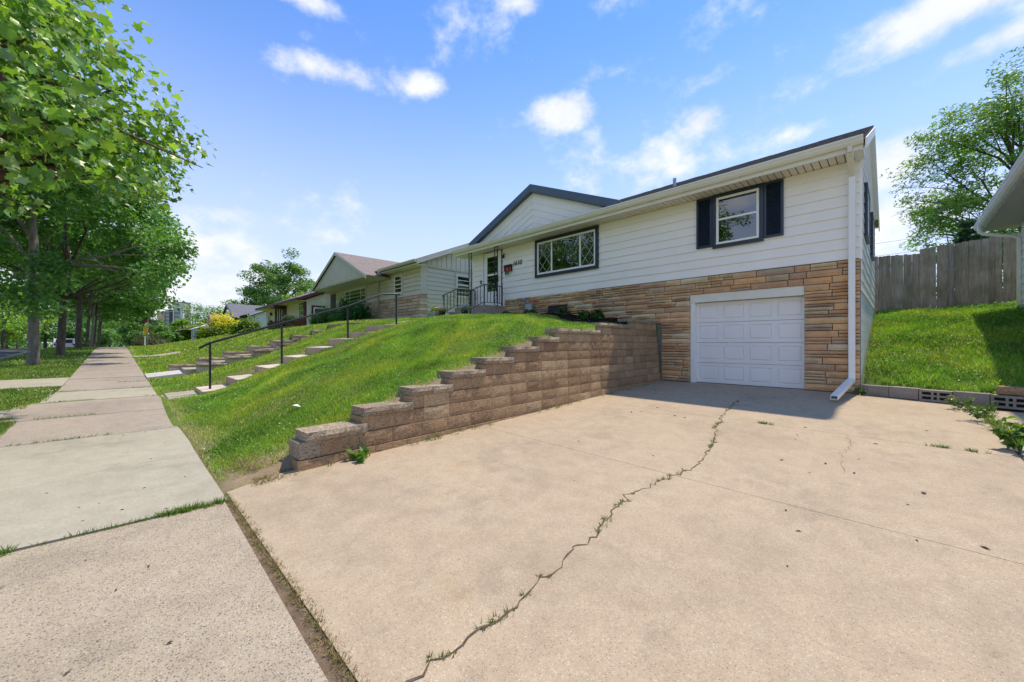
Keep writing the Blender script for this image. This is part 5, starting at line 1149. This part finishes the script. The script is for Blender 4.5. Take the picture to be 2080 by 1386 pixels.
tp = empty('topiary', (-30.9, 8.3, 2.25), 'round ball topiary on a thin stem by the maroon brick', 'topiary')
MB().tube([(-30.9, 8.3, 2.2), (-30.88, 8.3, 2.6), (-30.9, 8.3, 3.0)], .04, 6).build('stem', MT['bark'], tp)
g_ = np.random.default_rng(9); d_ = g_.normal(0, 1, (3600, 3)); d_ /= np.linalg.norm(d_, axis=1)[:, None]
finish(tp, *leaf_arrays(np.array([-30.9, 8.3, 3.13]) + d_ * g_.uniform(.6, 1, (3600, 1)) * np.array([.5, .5, .33]), .06, g_, d_, .2, 'quad', [(.13, .19, .08), (.10, .16, .06)]), name='foliage')

# ------------------------------------------------------------------ grass: real blades, thick near the camera
def blades(name, X0, X1, Y0, Y1, dens, hgt, wid, zf, keep, seed, label_kind='stuff', base=((0.230, 0.437, 0.036), (0.322, 0.539, 0.045), (0.154, 0.340, 0.034), (0.378, 0.565, 0.065)), dryc=(0.597, 0.552, 0.272)):
    g = np.random.default_rng(seed); n = int((X1-X0) * (Y1-Y0) * dens); x = g.uniform(X0, X1, n); y = g.uniform(Y0, Y1, n)
    kp = keep(x, y, g); x, y = x[kp], y[kp]; n = len(x)
    z = zf(x, y) - .004; pt_ = patch(x, y, .8) * .5 + patch(x * 1.3 + 5, y * 1.3, 2.3) * .5
    h = hgt * g.uniform(.45, 1.35, n) * (1 + .35 * pt_); w = wid * g.uniform(.6, 1.4, n); an = g.uniform(0, 2*np.pi, n); ln = g.uniform(.15, .9, n) * h; la = g.uniform(0, 2*np.pi, n)
    ca, sa = np.cos(an) * w / 2, np.sin(an) * w / 2
    V = np.stack([np.stack([x - ca, y - sa, z], -1), np.stack([x + ca, y + sa, z], -1), np.stack([x + np.cos(la) * ln, y + np.sin(la) * ln, z + h], -1)], 1)
    cols = np.array(base)[np.clip((g.random(n) * 2.2 + 1.1 + 1.5 * patch(x + 7, y - 3, 1.5)).astype(int), 0, len(base) - 1)] * g.uniform(.6, 1.3, (n, 1)) * (1 + .42 * pt_[:, None])
    q_ = np.clip(patch(x * 1.1 - 2, y * .9 + 4, 1.3) * .9 + patch(x + 1, y + 9, 3.1) * .6, -1, 1)[:, None]
    cols = cols * np.where(q_ > 0, 1 - .42 * q_ * np.array([1.25, 1.0, .9]), 1) * np.where(q_ < 0, 1 - q_ * np.array([.55, .08, .25]), 1) * np.array([1.06, .93, 1.0])
    dr_ = np.clip(dryness(x, y) if name == 'lawn_grass' else np.zeros(n) + .05, 0, 1); m_ = (g.uniform(0, 1, n) < .06 + .6 * dr_ + .40 * np.clip(-pt_ - .15, 0, 1))
    cols[m_] = np.array(dryc) * g.uniform(.6, 1.25, (m_.sum(), 1))
    return obj_np(name, V.reshape(-1, 3), np.arange(3*n).reshape(-1, 3), MT['grass'], C=np.repeat(cols, 3, 0), kind='stuff')
def lawn_keep(x, y, g):
    ok = (x < wall_x(y) - .20) & (y > .66 + ysw(x)) & ~((x > -11.36) & (x < -10.06) & (y < 8.8) & (y > .5) & ~((y > 5.75))) & ~((x > -11.3) & (x < -10.35) & (y > 5.6) & (y < 8.8)) & ~((x > -12.75) & (x < -10.8) & (y > 8.7))
    ok &= ~((x > -8.9) & (y > 9.35 - .25 * patch(x, y)) ) & (y < 10.35)
    ok &= ~((x > -8.2 + 1.0*(y-8.6)) & (y > 8.35) & (x > -7.2))
    ok &= g.uniform(0, 1, len(x)) > dryness(x, y) * .85
    return ok
blades('lawn_grass', -9.5, -4.1, .45, 5.2, 7600, .036, .0085, lawn_z, lawn_keep, 1)
blades('lawn_grass', -14.2, -9.5, .35, 6.2, 3000, .042, .012, lawn_z, lawn_keep, 2)
blades('lawn_grass', -13.5, -4.3, 5.2, 10.35, 2900, .042, .012, lawn_z, lawn_keep, 3)
nb_keep = lambda x, y, g: (y > .68 + ysw(x)) & ~((x > -17.0) & (x < -14.95) & (y < 6.1)) & ~((x > -27.5) & (x < -26.4) & (y < 2)) & ((x < -14.2) | (y > 6.2))
blades('grass', -22, -13.2, .3, 10.3, 520, .07, .024, lawn_z, nb_keep, 4)
blades('grass', -46, -22, .3, 10.3, 130, .08, .045, lawn_z, nb_keep, 5)
blades('grass', -110, -46, -.8, 12, 16, .12, .14, lawn_z, lambda x, y, g: y > .8 + ysw(x), 6)
vk = lambda x, y, g: (y < -.90 + ysw(x) - .10 * (x > -9.4) - .16 * ((x < -9.2) & (x > -11.4))) & (y > -3.76) & ~((x > -10.56) & (x < -9.56)) & ~((x > -16.75) & (x < -14.35)) & (x < -3.85)
vz = lambda x, y: zsw(x) - .014
DG = ((0.136, 0.298, 0.031), (0.188, 0.362, 0.032), (0.105, 0.245, 0.031))
blades('verge_grass', -9.7, -3.8, -2.2, -.8, 5200, .055, .009, vz, vk, 7, base=DG)
blades('verge_grass', -22, -9.5, -3.8, -.8, 1500, .055, .014, vz, vk, 8, base=DG)
blades('verge_grass', -50, -22, -3.8, -1.2, 220, .07, .035, vz, vk, 9, base=DG)
sk = lambda x, y, g: (y > bank_y(x) + .13) & ((x > -.47) | (y > 17.2))
blades('bank_grass', -.5, 4.2, 9.6, 18.2, 3400, .075, .012, side_z, sk, 10, base=((0.201, 0.440, 0.036), (0.283, 0.543, 0.045), (0.141, 0.336, 0.036)))
# clover: small flat leaves in patches, white heads
def clover(X0, X1, Y0, Y1, n, zf, keep, seed, name='clover', size=.020, h=.035):
    g = np.random.default_rng(seed); x = g.uniform(X0, X1, n); y = g.uniform(Y0, Y1, n); k_ = keep(x, y, g) & (patch(x + 2, y * 1.2, 1.1) + g.normal(0, .35, n) > .02); x, y = x[k_], y[k_]
    P = np.stack([x, y, zf(x, y) + h * g.uniform(.4, 1.3, len(x))], -1)
    V, F, C = leaf_arrays(P, size, g, None, 1.6, 'quad', [(.11, .29, .034), (.15, .36, .045), (.08, .22, .032), (.22, .42, .06)])
    obj_np(name, V, F, MT['grass'], C=C, kind='stuff')
def heads(X0, X1, Y0, Y1, n, zf, keep, seed, size=.012):
    g = np.random.default_rng(seed); x = g.uniform(X0, X1, n); y = g.uniform(Y0, Y1, n); k_ = keep(x, y, g) & (patch(x + 2, y * 1.2, 1.1) + g.normal(0, .3, n) > .25); x, y = x[k_], y[k_]; n = len(x)
    s = size * g.uniform(.45, 1.35, n); P = np.stack([x, y, zf(x, y) + .06 * g.uniform(.7, 1.4, n)], -1)
    o = np.array([(1,0,0), (0,1,0), (-1,0,0), (0,-1,0), (0,0,1), (0,0,-1)]); f = np.array([(0,1,4), (1,2,4), (2,3,4), (3,0,4), (1,0,5), (2,1,5), (3,2,5), (0,3,5)])
    V = P[:, None] + o[None] * s[:, None, None]; F = (np.arange(n) * 6)[:, None, None] + f[None]
    obj_np('clover_flowers', V.reshape(-1, 3), F.reshape(-1, 3), MT['flower'], C=np.tile([(.72, .70, .58)], (n * 6, 1)), kind='stuff')
clover(-9.5, -4.2, .5, 8.5, 80000, lawn_z, lawn_keep, 41, size=.021); clover(-14, -9.5, .4, 9, 26000, lawn_z, lawn_keep, 42, size=.028)
clover(-.4, 3.6, 9.9, 17, 15000, side_z, sk, 43, size=.045, h=.09)
heads(-14, -4.2, .5, 9.2, 3400, lawn_z, lawn_keep, 44, .008); heads(-46, -14.4, .6, 9.5, 1500, lawn_z, nb_keep, 45, .016); heads(-30, -10.6, -3.6, -1, 900, vz, vk, 46, .011); heads(-.4, 3, 10, 16, 60, side_z, sk, 47)
# ------------------------------------------------------------------ plank fence
fn = empty('plank_fence', (0, 17.6, 2.3), 'tall weathered grey wooden plank fence across the side yard', 'fence')
def plank(x, y, z0, z1, w, rz, t=.018):
    b = MB(); rr = random.Random(int(x * 1000)); d = w * .16
    b.prism([(-w/2, 0, 0), (w/2, 0, 0), (w/2, 0, z1 - z0 - d), (w/2 - d, 0, z1 - z0), (-w/2 + d, 0, z1 - z0), (-w/2, 0, z1 - z0 - d)], (0, t, 0))
    me = b.mesh('plank', MT['plank']); o = place('plank', me, fn, (x, y, z0), rz); o.rotation_euler[1] = rr.uniform(-.008, .008); return o
xy = lambda t: (-.47 + 1.02 * t, 17.35 + .55 * t)       # first, older run
x = 0.0
while x < 1.0:
    px_, py_ = xy(x); plank(px_, py_, 2.18 + .05 * x, 4.20 + .02 * x + random.uniform(-.015, .015), .104, math.atan2(.55, 1.02)); x += .1085 / 1.16
MB().box(.56, .66, 17.88, 17.97, 2.1, 4.36).build('post', MT['wood'], fn)
x = .50; k = 0
while x < 3.6:
    w = random.uniform(.118, .135) if k else .10; gap = random.choice([.002, .003, .006, .002])
    o = plank(x + w/2, 17.86 + random.uniform(-.004, .004) , 2.28 + .02*x, 4.36 + .07 * (x - .5) + random.uniform(-.012, .012), w, 0); x += w + gap; k += 1
MB().box(1.13, 1.20, 17.80, 17.858, 2.2, 4.36).build('post', MT['wood'], fn)
for z in (2.65, 3.95): MB().bar((-.47, 17.45, z - .08), (.6, 18.02, z - .02), .04, .09).build('rail', MT['wood'], fn); MB().box(.6, 3.6, 17.885, 17.925, z, z + .09).build('rail', MT['wood'], fn)
# ------------------------------------------------------------------ low edging of concrete blocks at the foot of the bank
ed = empty('block_edging', (.4, 10.1, .33), 'low row of grey hollow concrete blocks holding the grass bank', 'block edging')
rz_e = math.atan2(-.33, 1)
def edge_pt(s): return (-.47 + s * math.cos(rz_e), 10.41 + s * math.sin(rz_e))
def hollow(name):
    b = MB(); L, D, Hh = .40, .20, .20; xs_ = [-L/2, -L/2 + .035, -.045, -.028, .028, .045, L/2 - .035, L/2]
    b.box(-L/2, L/2, -D/2 + .05, D/2, 0, Hh)
    zr = [(0, .035), (.085, .115), (.165, .20)]
    for z0, z1 in zr: b.box(-L/2, L/2, -D/2, -D/2 + .05, z0, z1)
    for (z0, z1) in ((.035, .085), (.115, .165)):
        for (a, c) in ((-L/2, -L/2 + .03), (-.05, -.022), (.022, .05), (L/2 - .03, L/2)): b.box(a, c, -D/2, -D/2 + .0499, z0, z1)
    return b
HB = hollow('b').mesh('hollow_block', MT['cinder']); SB = rough_block('solid_block', MT['cinder'], 700, 4, 2, .02, .04)
HOLE = MT['dark']
s = .2; kinds = 'sshshhs'
for i, kd in enumerate('sshshs'):
    x_, y_ = edge_pt(s); zz = .335 + random.uniform(-.01, .01)
    if kd == 'h':
        o = place('block', HB, ed, (x_, y_, zz), rz_e + random.uniform(-.02, .02))
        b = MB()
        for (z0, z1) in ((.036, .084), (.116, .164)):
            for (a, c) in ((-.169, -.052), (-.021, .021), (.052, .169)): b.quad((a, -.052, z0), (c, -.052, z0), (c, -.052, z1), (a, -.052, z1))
        c_ = bpy.data.objects.new('core_shadow_sheet', b.mesh('core', MT['dark'])); c_.name = 'core'; link(c_, o, (x_, y_, zz)); c_.location = (0, 0, 0)  # dark sheet painted as the shade inside the hollow cores
    else: place('block', SB, ed, (x_, y_, zz), rz_e + random.uniform(-.03, .03), (.40, .20, .20))
    s += .412
x_, y_ = edge_pt(1.86)
tag(place('loose_block', rough_block('loose_block', MT['block'], 701, 4, 2, .05, .04), None, (x_ + .05, y_ + .06, .545), rz_e + .05, (.40, .22, .12)), 'brown split-face block lying on top of the grey block edging', 'block')

# ------------------------------------------------------------------ neighbour on the uphill side
B8 = empty('neighbour_house', (4, 12, .5), 'house with grey eave, gutter and white downspout beyond the plank fence corner', 'house')
W8 = Fr('west', 2.16)
MB().prism([(2.17, 10.62, .2), (9.03, 10.62, .2), (9.03, 10.62, 4.3), (5.6, 10.62, 6.1), (2.17, 10.62, 4.3)], (0, 4.83, 0)).build('wall', MT['concrete_pale'], B8)
F8 = Fr('front', 10.62)
clap(B8, F8, 2.17, 9.03, 1.3, 6.1, .2, MT['white_house'], clip=lambda z: (2.17, 9.03) if z < 4.3 else (5.6 - (6.1 - z) * 1.905, 5.6 + (6.1 - z) * 1.905))
window(B8, F8, 4.2, 5.6, 2.4, 3.7, MT['trim'], MT['trim'], cw=.08, rail=3.05)
clap(B8, W8, 10.62, 15.45, 1.2, 4.3, .2, MT['white_house'])
MB().prism([(1.52, 10.05, 4.48), (5.6, 10.05, 6.3), (9.6, 10.05, 4.48), (9.6, 10.05, 4.42), (5.6, 10.05, 6.22), (1.52, 10.05, 4.42)], (0, 5.95, 0)).build('roof', MT['shingle_slate'], B8)
x = 10.06
while x < 15.98:
    x1 = min(x + .14, 16.0); MB().box(1.60, 2.18, x + .003, x1 - .003, 4.295, 4.305).build('soffit_panel', MT['concrete_grey'], B8); x = x1
MB().prism([(1.52, 10.045, 4.47), (5.6, 10.045, 6.29), (9.6, 10.045, 4.47), (9.6, 10.045, 4.27), (5.6, 10.045, 6.08), (1.52, 10.045, 4.27)], (0, -.025, 0)).build('rake_board', MT['trim'], B8)
MB().box(1.565, 1.598, 10.05, 16.0, 4.28, 4.44).build('fascia', MT['planter'], B8)
MB().prism([(1.563, 10.05, 4.47), (1.44, 10.05, 4.47), (1.44, 10.05, 4.43), (1.452, 10.05, 4.42), (1.462, 10.05, 4.38), (1.50, 10.05, 4.34), (1.563, 10.05, 4.34)], (0, 5.97, 0)).build('gutter', MT['white_house'], B8)
MB().tube([(1.50, 15.5, 4.36), (1.50, 15.5, 4.22), (1.56, 15.5, 4.15), (2.02, 15.42, 4.00), (2.11, 15.40, 3.92), (2.11, 15.40, 2.1)], .045, 8).build('downspout', MT['trim'], B8, smooth=True)

# ------------------------------------------------------------------ pots, planter, planting bed
def pot(x, y, z, label, seed, cols):
    root = empty('flower_pot', (x, y, z), label, 'flower pot', 'flower pots at the stoop'); g = np.random.default_rng(seed)
    MB().lathe((x, y, z), [(.085, 0), (.125, .24), (.14, .24), (.14, .275), (.12, .275), (.115, .25)], 14).build('pot', MT['potblack'], root)
    P = np.array([x, y, z + .33]) + g.normal(0, 1, (260, 3)) * np.array([.11, .11, .055]); V, F, C = leaf_arrays(P, .055, g, None, .4, 'quad', GREENS['bright']); finish(root, V, F, C, 'leaves')
    P = np.array([x, y, z + .40]) + g.normal(0, 1, (150, 3)) * np.array([.14, .14, .06]); V, F, C = leaf_arrays(P, .05, g, None, 1.0, 'quad', cols)
    obj_np('petals', V, F, MT['flower'], root, C=C)
lz = lambda x, y: float(lawn_z(x, y))
pot(-12.2, 8.45, lz(-12.2, 8.45) + .02, 'black pot of pink and violet flowers beside the grey planter', 301, [(.62, .30, .62), (.70, .22, .34), (.60, .42, .68)])
pot(-10.95, 8.55, lz(-10.95, 8.55) + .02, 'black pot of mauve flowers at the foot of the stoop railing', 302, [(.60, .36, .66), (.70, .48, .66), (.52, .30, .55)])
gp_ = empty('planter', (-12.75, 8.5, lz(-12.75, 8.5)), 'grey square planter with a yellow green plant near the stoop', 'planter'); zz = lz(-12.75, 8.5)
MB().hexa([(-13.0, 8.35, zz), (-12.5, 8.35, zz), (-12.5, 8.7, zz), (-13.0, 8.7, zz), (-13.04, 8.31, zz+.30), (-12.46, 8.31, zz+.30), (-12.46, 8.74, zz+.30), (-13.04, 8.74, zz+.30)]).build('box', MT['planter'], gp_, bevel=.01)
for k in range(4): MB().box(-12.99 + .13*k, -12.985 + .13*k, 8.30, 8.33, zz + .02, zz + .29).build('groove', MT['galv'], gp_)
finish(gp_, *leaf_arrays(np.array([-12.75, 8.52, zz + .40]) + np.random.default_rng(303).normal(0, 1, (260, 3)) * np.array([.14, .10, .06]), .08, np.random.default_rng(304), None, .3, 'quad', [(.22, .30, .03), (.30, .36, .04)]), name='leaves')
mxs = np.linspace(-8.9, -4.48, 40); mys = np.linspace(8.2, 10.44, 24); U_m, V_m = np.meshgrid(mxs, mys, indexing='ij')
lowY = np.interp(U_m, [-8.9, -8.2, -7.2, -6.4, -4.4], [9.55, 9.5, 9.25, 8.6, 8.15]); Vm = lowY + (10.44 - lowY) * (V_m - 8.2) / 2.24
Um = np.minimum(U_m, wall_x(Vm) - .17)
Zm = lawn_z(Um, Vm) + .015 + .02 * rng.random(Um.shape) * (Vm > lowY + .02); im = np.arange(Um.size).reshape(Um.shape)
mulch = obj_np('mulch_bed', np.stack([Um, Vm, Zm], -1).reshape(-1, 3), np.stack([im[:-1, :-1], im[1:, :-1], im[1:, 1:], im[:-1, 1:]], -1).reshape(-1, 4), MT['mulch'], kind='structure')
ng = 5200; uu, vv = rng.random(ng), rng.random(ng); xm = -8.8 + 4.3 * uu; lo_ = np.interp(xm, [-8.9, -8.2, -7.2, -6.4, -4.4], [9.55, 9.5, 9.25, 8.6, 8.15]); ym = lo_ + (10.4 - lo_) * vv; ok = xm < wall_x(ym) - .2; xm, ym = xm[ok], ym[ok]
Vc, Fc, Cc = leaf_arrays(np.stack([xm, ym, lawn_z(xm, ym) + .03], -1), .07, rng, None, .3, 'quad', [(.022, .016, .013), (.035, .026, .02), (.014, .011, .01)]); obj_np('mulch_chips', Vc, Fc, MT['grass'], C=Cc, kind='stuff')
for i, (x, y, s, lab) in enumerate([(-10.35, 10.0, .24, 'small leafy plant beside the stoop at the foot of the stone wall'), (-9.0, 10.05, .16, 'small dark plant under the gas meter'), (-7.55, 9.85, .24, 'leafy green plant beside the basement window'), (-6.75, 9.75, .24, 'low leafy plant in the black mulch, nearer the basement window'), (-6.15, 9.45, .30, 'pale green plant in the black mulch nearest the retaining wall'), (-8.9, 9.7, .16, 'tiny plant at the mulch edge below the gas meter')]):
    bush(lab, (x, y, lz(x, y) + .02), (s, s * .9, s * 1.0), 420, .10 * s / .3, [(.07, .16, .02), (.10, .20, .025), (.05, .12, .02)], 320 + i, name='bed_plant', cat='plant', group='plants along the stone wall', ncl=14, stems=7)

# ------------------------------------------------------------------ weeds in the joints
def tuft(x, y, z, r, n, h, w, g, cols): 
    th = g.uniform(0, 2*np.pi, n); rr_ = r * np.sqrt(g.random(n)); px_, py_ = x + rr_*np.cos(th), y + rr_*np.sin(th); hh = h * g.uniform(.5, 1.2, n); a = g.uniform(0, 2*np.pi, n); ww = w * g.uniform(.6, 1.3, n); ln = hh * g.uniform(.2, 1.1, n)
    V = np.stack([np.stack([px_ - np.cos(a)*ww/2, py_ - np.sin(a)*ww/2, np.full(n, z)], -1), np.stack([px_ + np.cos(a)*ww/2, py_ + np.sin(a)*ww/2, np.full(n, z)], -1), np.stack([px_ + np.cos(th)*ln, py_ + np.sin(th)*ln, z + hh], -1)], 1)
    c = np.array(cols)[g.integers(0, len(cols), n)] * g.uniform(.7, 1.25, (n, 1)); return V.reshape(-1, 3), np.repeat(c, 3, 0)
def tufts(name, spots, seed, cols, **kw):
    g = np.random.default_rng(seed); VV, CC = [], []
    for (x, y, z, r, n, h, w) in spots:
        v, c = tuft(x, y, z, r, n, h, w, g, cols); VV.append(v); CC.append(c)
    V = np.concatenate(VV); return obj_np(name, V, np.arange(len(V)).reshape(-1, 3), MT['grass'], C=np.concatenate(CC), **kw)
GC_ = [(.12, .24, .03), (.16, .29, .04), (.21, .26, .07), (.09, .18, .03)]
TAN = [(.40, .33, .18), (.32, .25, .13), (.20, .23, .07), (.28, .21, .11)]
sp = []; rr = random.Random(77)
for (x, y) in CRKP:                                        # moss and grass in the long crack
    m_ = .5 + .5 * math.sin(y * 5.3 + 1.2) ; 
    if rr.random() < .15 + .65 * m_ ** 2: sp.append((x + rr.gauss(0, .006), y + rr.gauss(0, .006), float(drive_z(x, y)), .012 + .022 * m_ ** 2 * rr.random(), 14, .016 + .014 * m_, .007))
tufts('crack_weeds', sp, 1, [(.15, .22, .04), (.20, .27, .06), (.12, .17, .04), (.22, .18, .09)], kind='stuff')
sp = []
for jxx in jx[:1] + jx[2:7]:                                         # sidewalk joints
    y = -.85
    while y < .62:
        if math.sin(y * 4.1 + jxx * 3) + rr.uniform(-.8, .4) > .05: sp.append((jxx + rr.gauss(0, .012), y + float(ysw(jxx)), float(zsw(jxx)), .02, 10, .035, .006))
        y += .035
for k in range(60): 
    y = rr.uniform(.18, .56); sp.append((-3.8 + rr.gauss(0, .015), y, float(zsw(-3.8)), .03, 10, .045, .007))
for k in range(26): 
    y = rr.uniform(-.72, -.5); sp.append((-3.8 + rr.gauss(0, .015), y, float(zsw(-3.8)), .03, 10, .045, .007))
for k in range(46):                                        # foot of the retaining wall
    y = rr.choice([1.7, 2.6, 2.9, 3.5, 5.2, 6.0, 7.2, 8.3, 9.2]) + rr.gauss(0, .25); x = float(wall_x(y)) + .03 + abs(rr.gauss(0, .02)); sp.append((x, y, float(drive_z(x, y)), .04, 10, .045, .008))
for k in range(34): y = rr.gauss(6.4, .006); x = rr.choice([.3, .35, -1.35, -1.3, .6]) + rr.gauss(0, .05); sp.append((x, y, float(drive_z(x, y)), .02, 9, .04, .007))
tufts('joint_weeds', sp, 2, GC_, kind='stuff')
sp = []                                                    # dry thatch in the wide joint between pavement crossing and drive
for k in range(620):
    x = -4.0 + 4.6 * rr.random() ** .8; wj = .015 + .03 * (x + 4) / 3; y = .655 + float(ysw(x)) + rr.gauss(0, wj * .5); sp.append((x, y, float(zsw(x)) - .005, .02, 7, .022, .006))
tufts('joint_thatch', sp, 3, TAN, kind='stuff')
sp = []
for k in range(300):                                       # litter of dry stems where the lawn meets the paving
    x = rr.uniform(-5.2, -4.0); y = .70 + abs(rr.gauss(0, .16)) + (.1 if x > -4.5 else 0); sp.append((x, y, float(np.where(x < float(wall_x(y)) - .2, lawn_z(x, y), drive_z(x, y))), .03, 7, .03, .007))
tufts('dry_stems', sp, 4, TAN, kind='stuff')
sp = [(.90 + rr.gauss(0, .03 + .02 * max(0, y - 7.5)), y, .31, .04, 9, .07, .012) for y in [6.4 + 3.4 * rr.random() ** 1.0 for _ in range(95)]]
tufts('joint_weeds', sp, 5, GC_, kind='stuff')
jg = MB(); jg.quad((.875, .7, float(drive_z(.9, .7)) - .02), (.935, .7, float(drive_z(.9, .7)) - .02), (.935, 10, .31), (.875, 10, .31))
def leafy(label, x, y, z, r, n, size, seed, cols, h):
    g = np.random.default_rng(seed); root = empty('weed', (x, y, z), label, 'weed'); b = MB(); P = []
    for k in range(9):
        a = g.uniform(0, 2*np.pi); e = np.array([x + math.cos(a)*r*g.uniform(.5, 1), y + math.sin(a)*r*g.uniform(.5, 1), z + h * g.uniform(.5, 1)])
        b.tube([(x, y, z - .01), tuple((np.array([x, y, z]) + e) / 2 + np.array([0, 0, h * .15])), tuple(e)], [.006, .004, .002], 4); P.append(np.array([x, y, z]) + (e - np.array([x, y, z])) * g.uniform(.25, 1.05, (n // 9, 1)) + g.normal(0, .02, (n // 9, 3)))
    b.build('stems', MT['green_decal'], root); finish(root, *leaf_arrays(np.concatenate(P), size, g, None, .6, 'quad', cols), name='leaves'); return root
leafy('big leafy weed growing in the joint beside the neighbouring drive', .93, 6.72, float(drive_z(.9, 6.7)), .19, 130, .085, 401, [(.09, .20, .02), (.12, .25, .03), (.07, .16, .02)], .30)
leafy('feathery weed in the joint below the hollow concrete blocks', .80, 8.45, .30, .20, 200, .045, 402, [(.12, .20, .04), (.09, .17, .04)], .22)
leafy('sprawling weed against the concrete block edging', .72, 9.45, .32, .22, 160, .05, 403, [(.12, .20, .04), (.16, .20, .05)], .2)
leafy('star shaped weed at the foot of the retaining wall', float(wall_x(1.75)) + .10, 1.75, float(drive_z(-4, 1.75)), .15, 70, .10, 404, [(.10, .21, .025), (.13, .25, .035)], .08)
leafy('low weed beside the bottom of the downspout wall corner', -.50, 10.30, .34, .14, 60, .06, 405, [(.08, .17, .02), (.06, .13, .02)], .12)

# ------------------------------------------------------------------ bits lying about
DL = []
for s in range(6):
    g = np.random.default_rng(600 + s); a = np.sort(g.uniform(0, 2*np.pi, 7)); b = MB(); e = g.uniform(.35, .9)
    pts = [(math.cos(t)*.5, math.sin(t)*.5*e, .10 + .12*g.random()) for t in a]; b.v = [(0, 0, .02)] + pts; b.f = [(0, i+1, (i+1) % 7 + 1) for i in range(7)]
    DL.append(b.mesh('dry_leaf', MT['dleaf']))
rr = random.Random(99); spots = [(1.0, 0, 0)]
near_garage = [(rr.uniform(-4.2, -.9), rr.uniform(8.2, 10.2)) for _ in range(48)]; mid = [(rr.uniform(-3.9, .7), rr.uniform(2.2, 8)) for _ in range(34)]; sw = [(rr.uniform(-8.5, -3.9), rr.uniform(-.7, .45)) for _ in range(22)]; ap = [(rr.uniform(-3.4, -1.2), rr.uniform(-.5, .5)) for _ in range(8)]
for i, (x, y) in enumerate(near_garage + mid + sw + ap):
    z = float(drive_z(x, y)) if y > .66 else float(zsw(x)) + .004; L = rr.uniform(.025, .06) if y > 3 else rr.uniform(.018, .035)
    o = place('dry_leaf', DL[i % 6], None, (x, y, z + .001), rr.uniform(0, 6.3), (L, L * rr.uniform(.4, 1), L * .7))
    zn = 0 if i < 48 else 1 if i < 82 else 2 if i < 104 else 3
    tag(o, ('dark dry leaf scrap on the shaded concrete before the garage door', 'dark dry leaf scrap on the sunlit middle of the driveway', 'dark dry leaf scrap on the pale pavement slabs', 'dark dry leaf scrap on the pebbly crossing slab')[zn], 'dry leaf', ('dry leaf scraps before the garage door', 'dry leaf scraps on the driveway', 'dry leaf scraps on the pavement', 'dry leaf scraps on the crossing')[zn])
lt = MB(); x, y = -5.75, 1.62; z = lz(x, y) + .05
lt.v = [(x-.09, y-.03, z), (x+.0, y-.05, z+.03), (x+.09, y+.02, z+.015), (x+.05, y+.05, z+.0), (x-.03, y+.02, z+.035)]; lt.f = [(0, 1, 4), (1, 2, 3), (1, 3, 4)]
tag(lt.build('litter_scrap', MT['litter']), 'torn white paper scrap lying on the grass slope', 'litter')
# ------------------------------------------------------------------ street things far away
wpst = empty('white_post', (-52, 1.25, 1.0), 'short white capped post standing on the lawn edge', 'post')
MB().box(-52.06, -51.94, 1.19, 1.31, .9, 1.98).build('shaft', MT['trim'], wpst); MB().box(-52.09, -51.91, 1.16, 1.34, 1.98, 2.05).build('cap', MT['trim'], wpst)
fl = empty('flag_pole', (-72, 2.0, 1.0), 'flag pole with a red and white flag above a yellow flag', 'flag')
MB().tube([(-72, 2, .6), (-72, 2, 4.9)], .022, 6).build('pole', MT['galv'], fl)
def cloth(name, mat, z0, z1, w, sag):
    b = MB(); n = 6
    for i in range(n + 1):
        t = i / n; b.v += [(-72 - w*t*.9, 2 - w*t*.5 + .08*math.sin(t*6), z1 - sag*t), (-72 - w*t*.9, 2 - w*t*.5 + .08*math.sin(t*6 + .5), z0 - sag*t*1.3)]
        if i: b.f.append((2*i-2, 2*i-1, 2*i+1, 2*i))
    m = b.build(name, mat, fl)
cloth('flag', MT['trim'], 4.05, 4.35, .45, .25); cloth('flag', MT['red_flag'], 4.35, 4.75, .45, .25); cloth('flag', MT['yellow_flag'], 3.05, 4.05, .8, .65)
vh = empty('parked_van', (-74, -5.4, .6), 'white parked vehicle between the second and third street trees', 'van')
prof = [(-76.6, .95), (-76.6, 1.5), (-76.2, 1.65), (-75.6, 2.15), (-73.0, 2.2), (-72.2, 2.18), (-71.95, 1.7), (-71.9, .95)]
MB().prism([(x, -6.3, z - .25) for x, z in prof], (0, 1.75, 0)).build('body', MT['vehicle'], vh, bevel=.06)
MB().box(-71.96, -71.86, -6.1, -4.75, 1.42, 1.85).build('rear_window', MT['tower_dark'], vh); MB().box(-75.6, -72.5, -4.56, -4.53, 1.5, 1.86).build('side_window', MT['tower_dark'], vh)
MB().box(-71.92, -71.78, -6.35, -4.5, .62, .85).build('bumper', MT['galv'], vh)
for y0 in (-6.25, -4.75): MB().box(-71.93, -71.86, y0, y0 + .18, 1.1, 1.35).build('tail_light', MT['red_decal'], vh)
for x in (-75.6, -72.7):
    for y in (-6.3, -4.72): MB().tube([(x, y, .68), (x, y + .2, .68)], .33, 14).build('wheel', MT['rubber'], vh)
# thin power lines over the back yards
for i, (za, zb2) in enumerate(((8.3, 9.0), (7.5, 8.1))):
    a, b_ = Vector((-30, 36, za)), Vector((30, 36, zb2)); pts = [a.lerp(b_, t) - Vector((0, 0, .5 * (1 - (2*t-1)**2))) for t in np.linspace(0, 1, 24)]
    tag(MB().tube(pts, .012, 4).build('power_line', MT['black']), ('upper thin power line crossing the sky above the plank fence', 'lower thin power line crossing the sky above the plank fence')[i], 'power line', 'power lines')
print('objects', len(bpy.data.objects), 'tris', sum(len(o.data.loop_triangles) if False else len(o.data.polygons) for o in bpy.data.objects if o.type == 'MESH'))
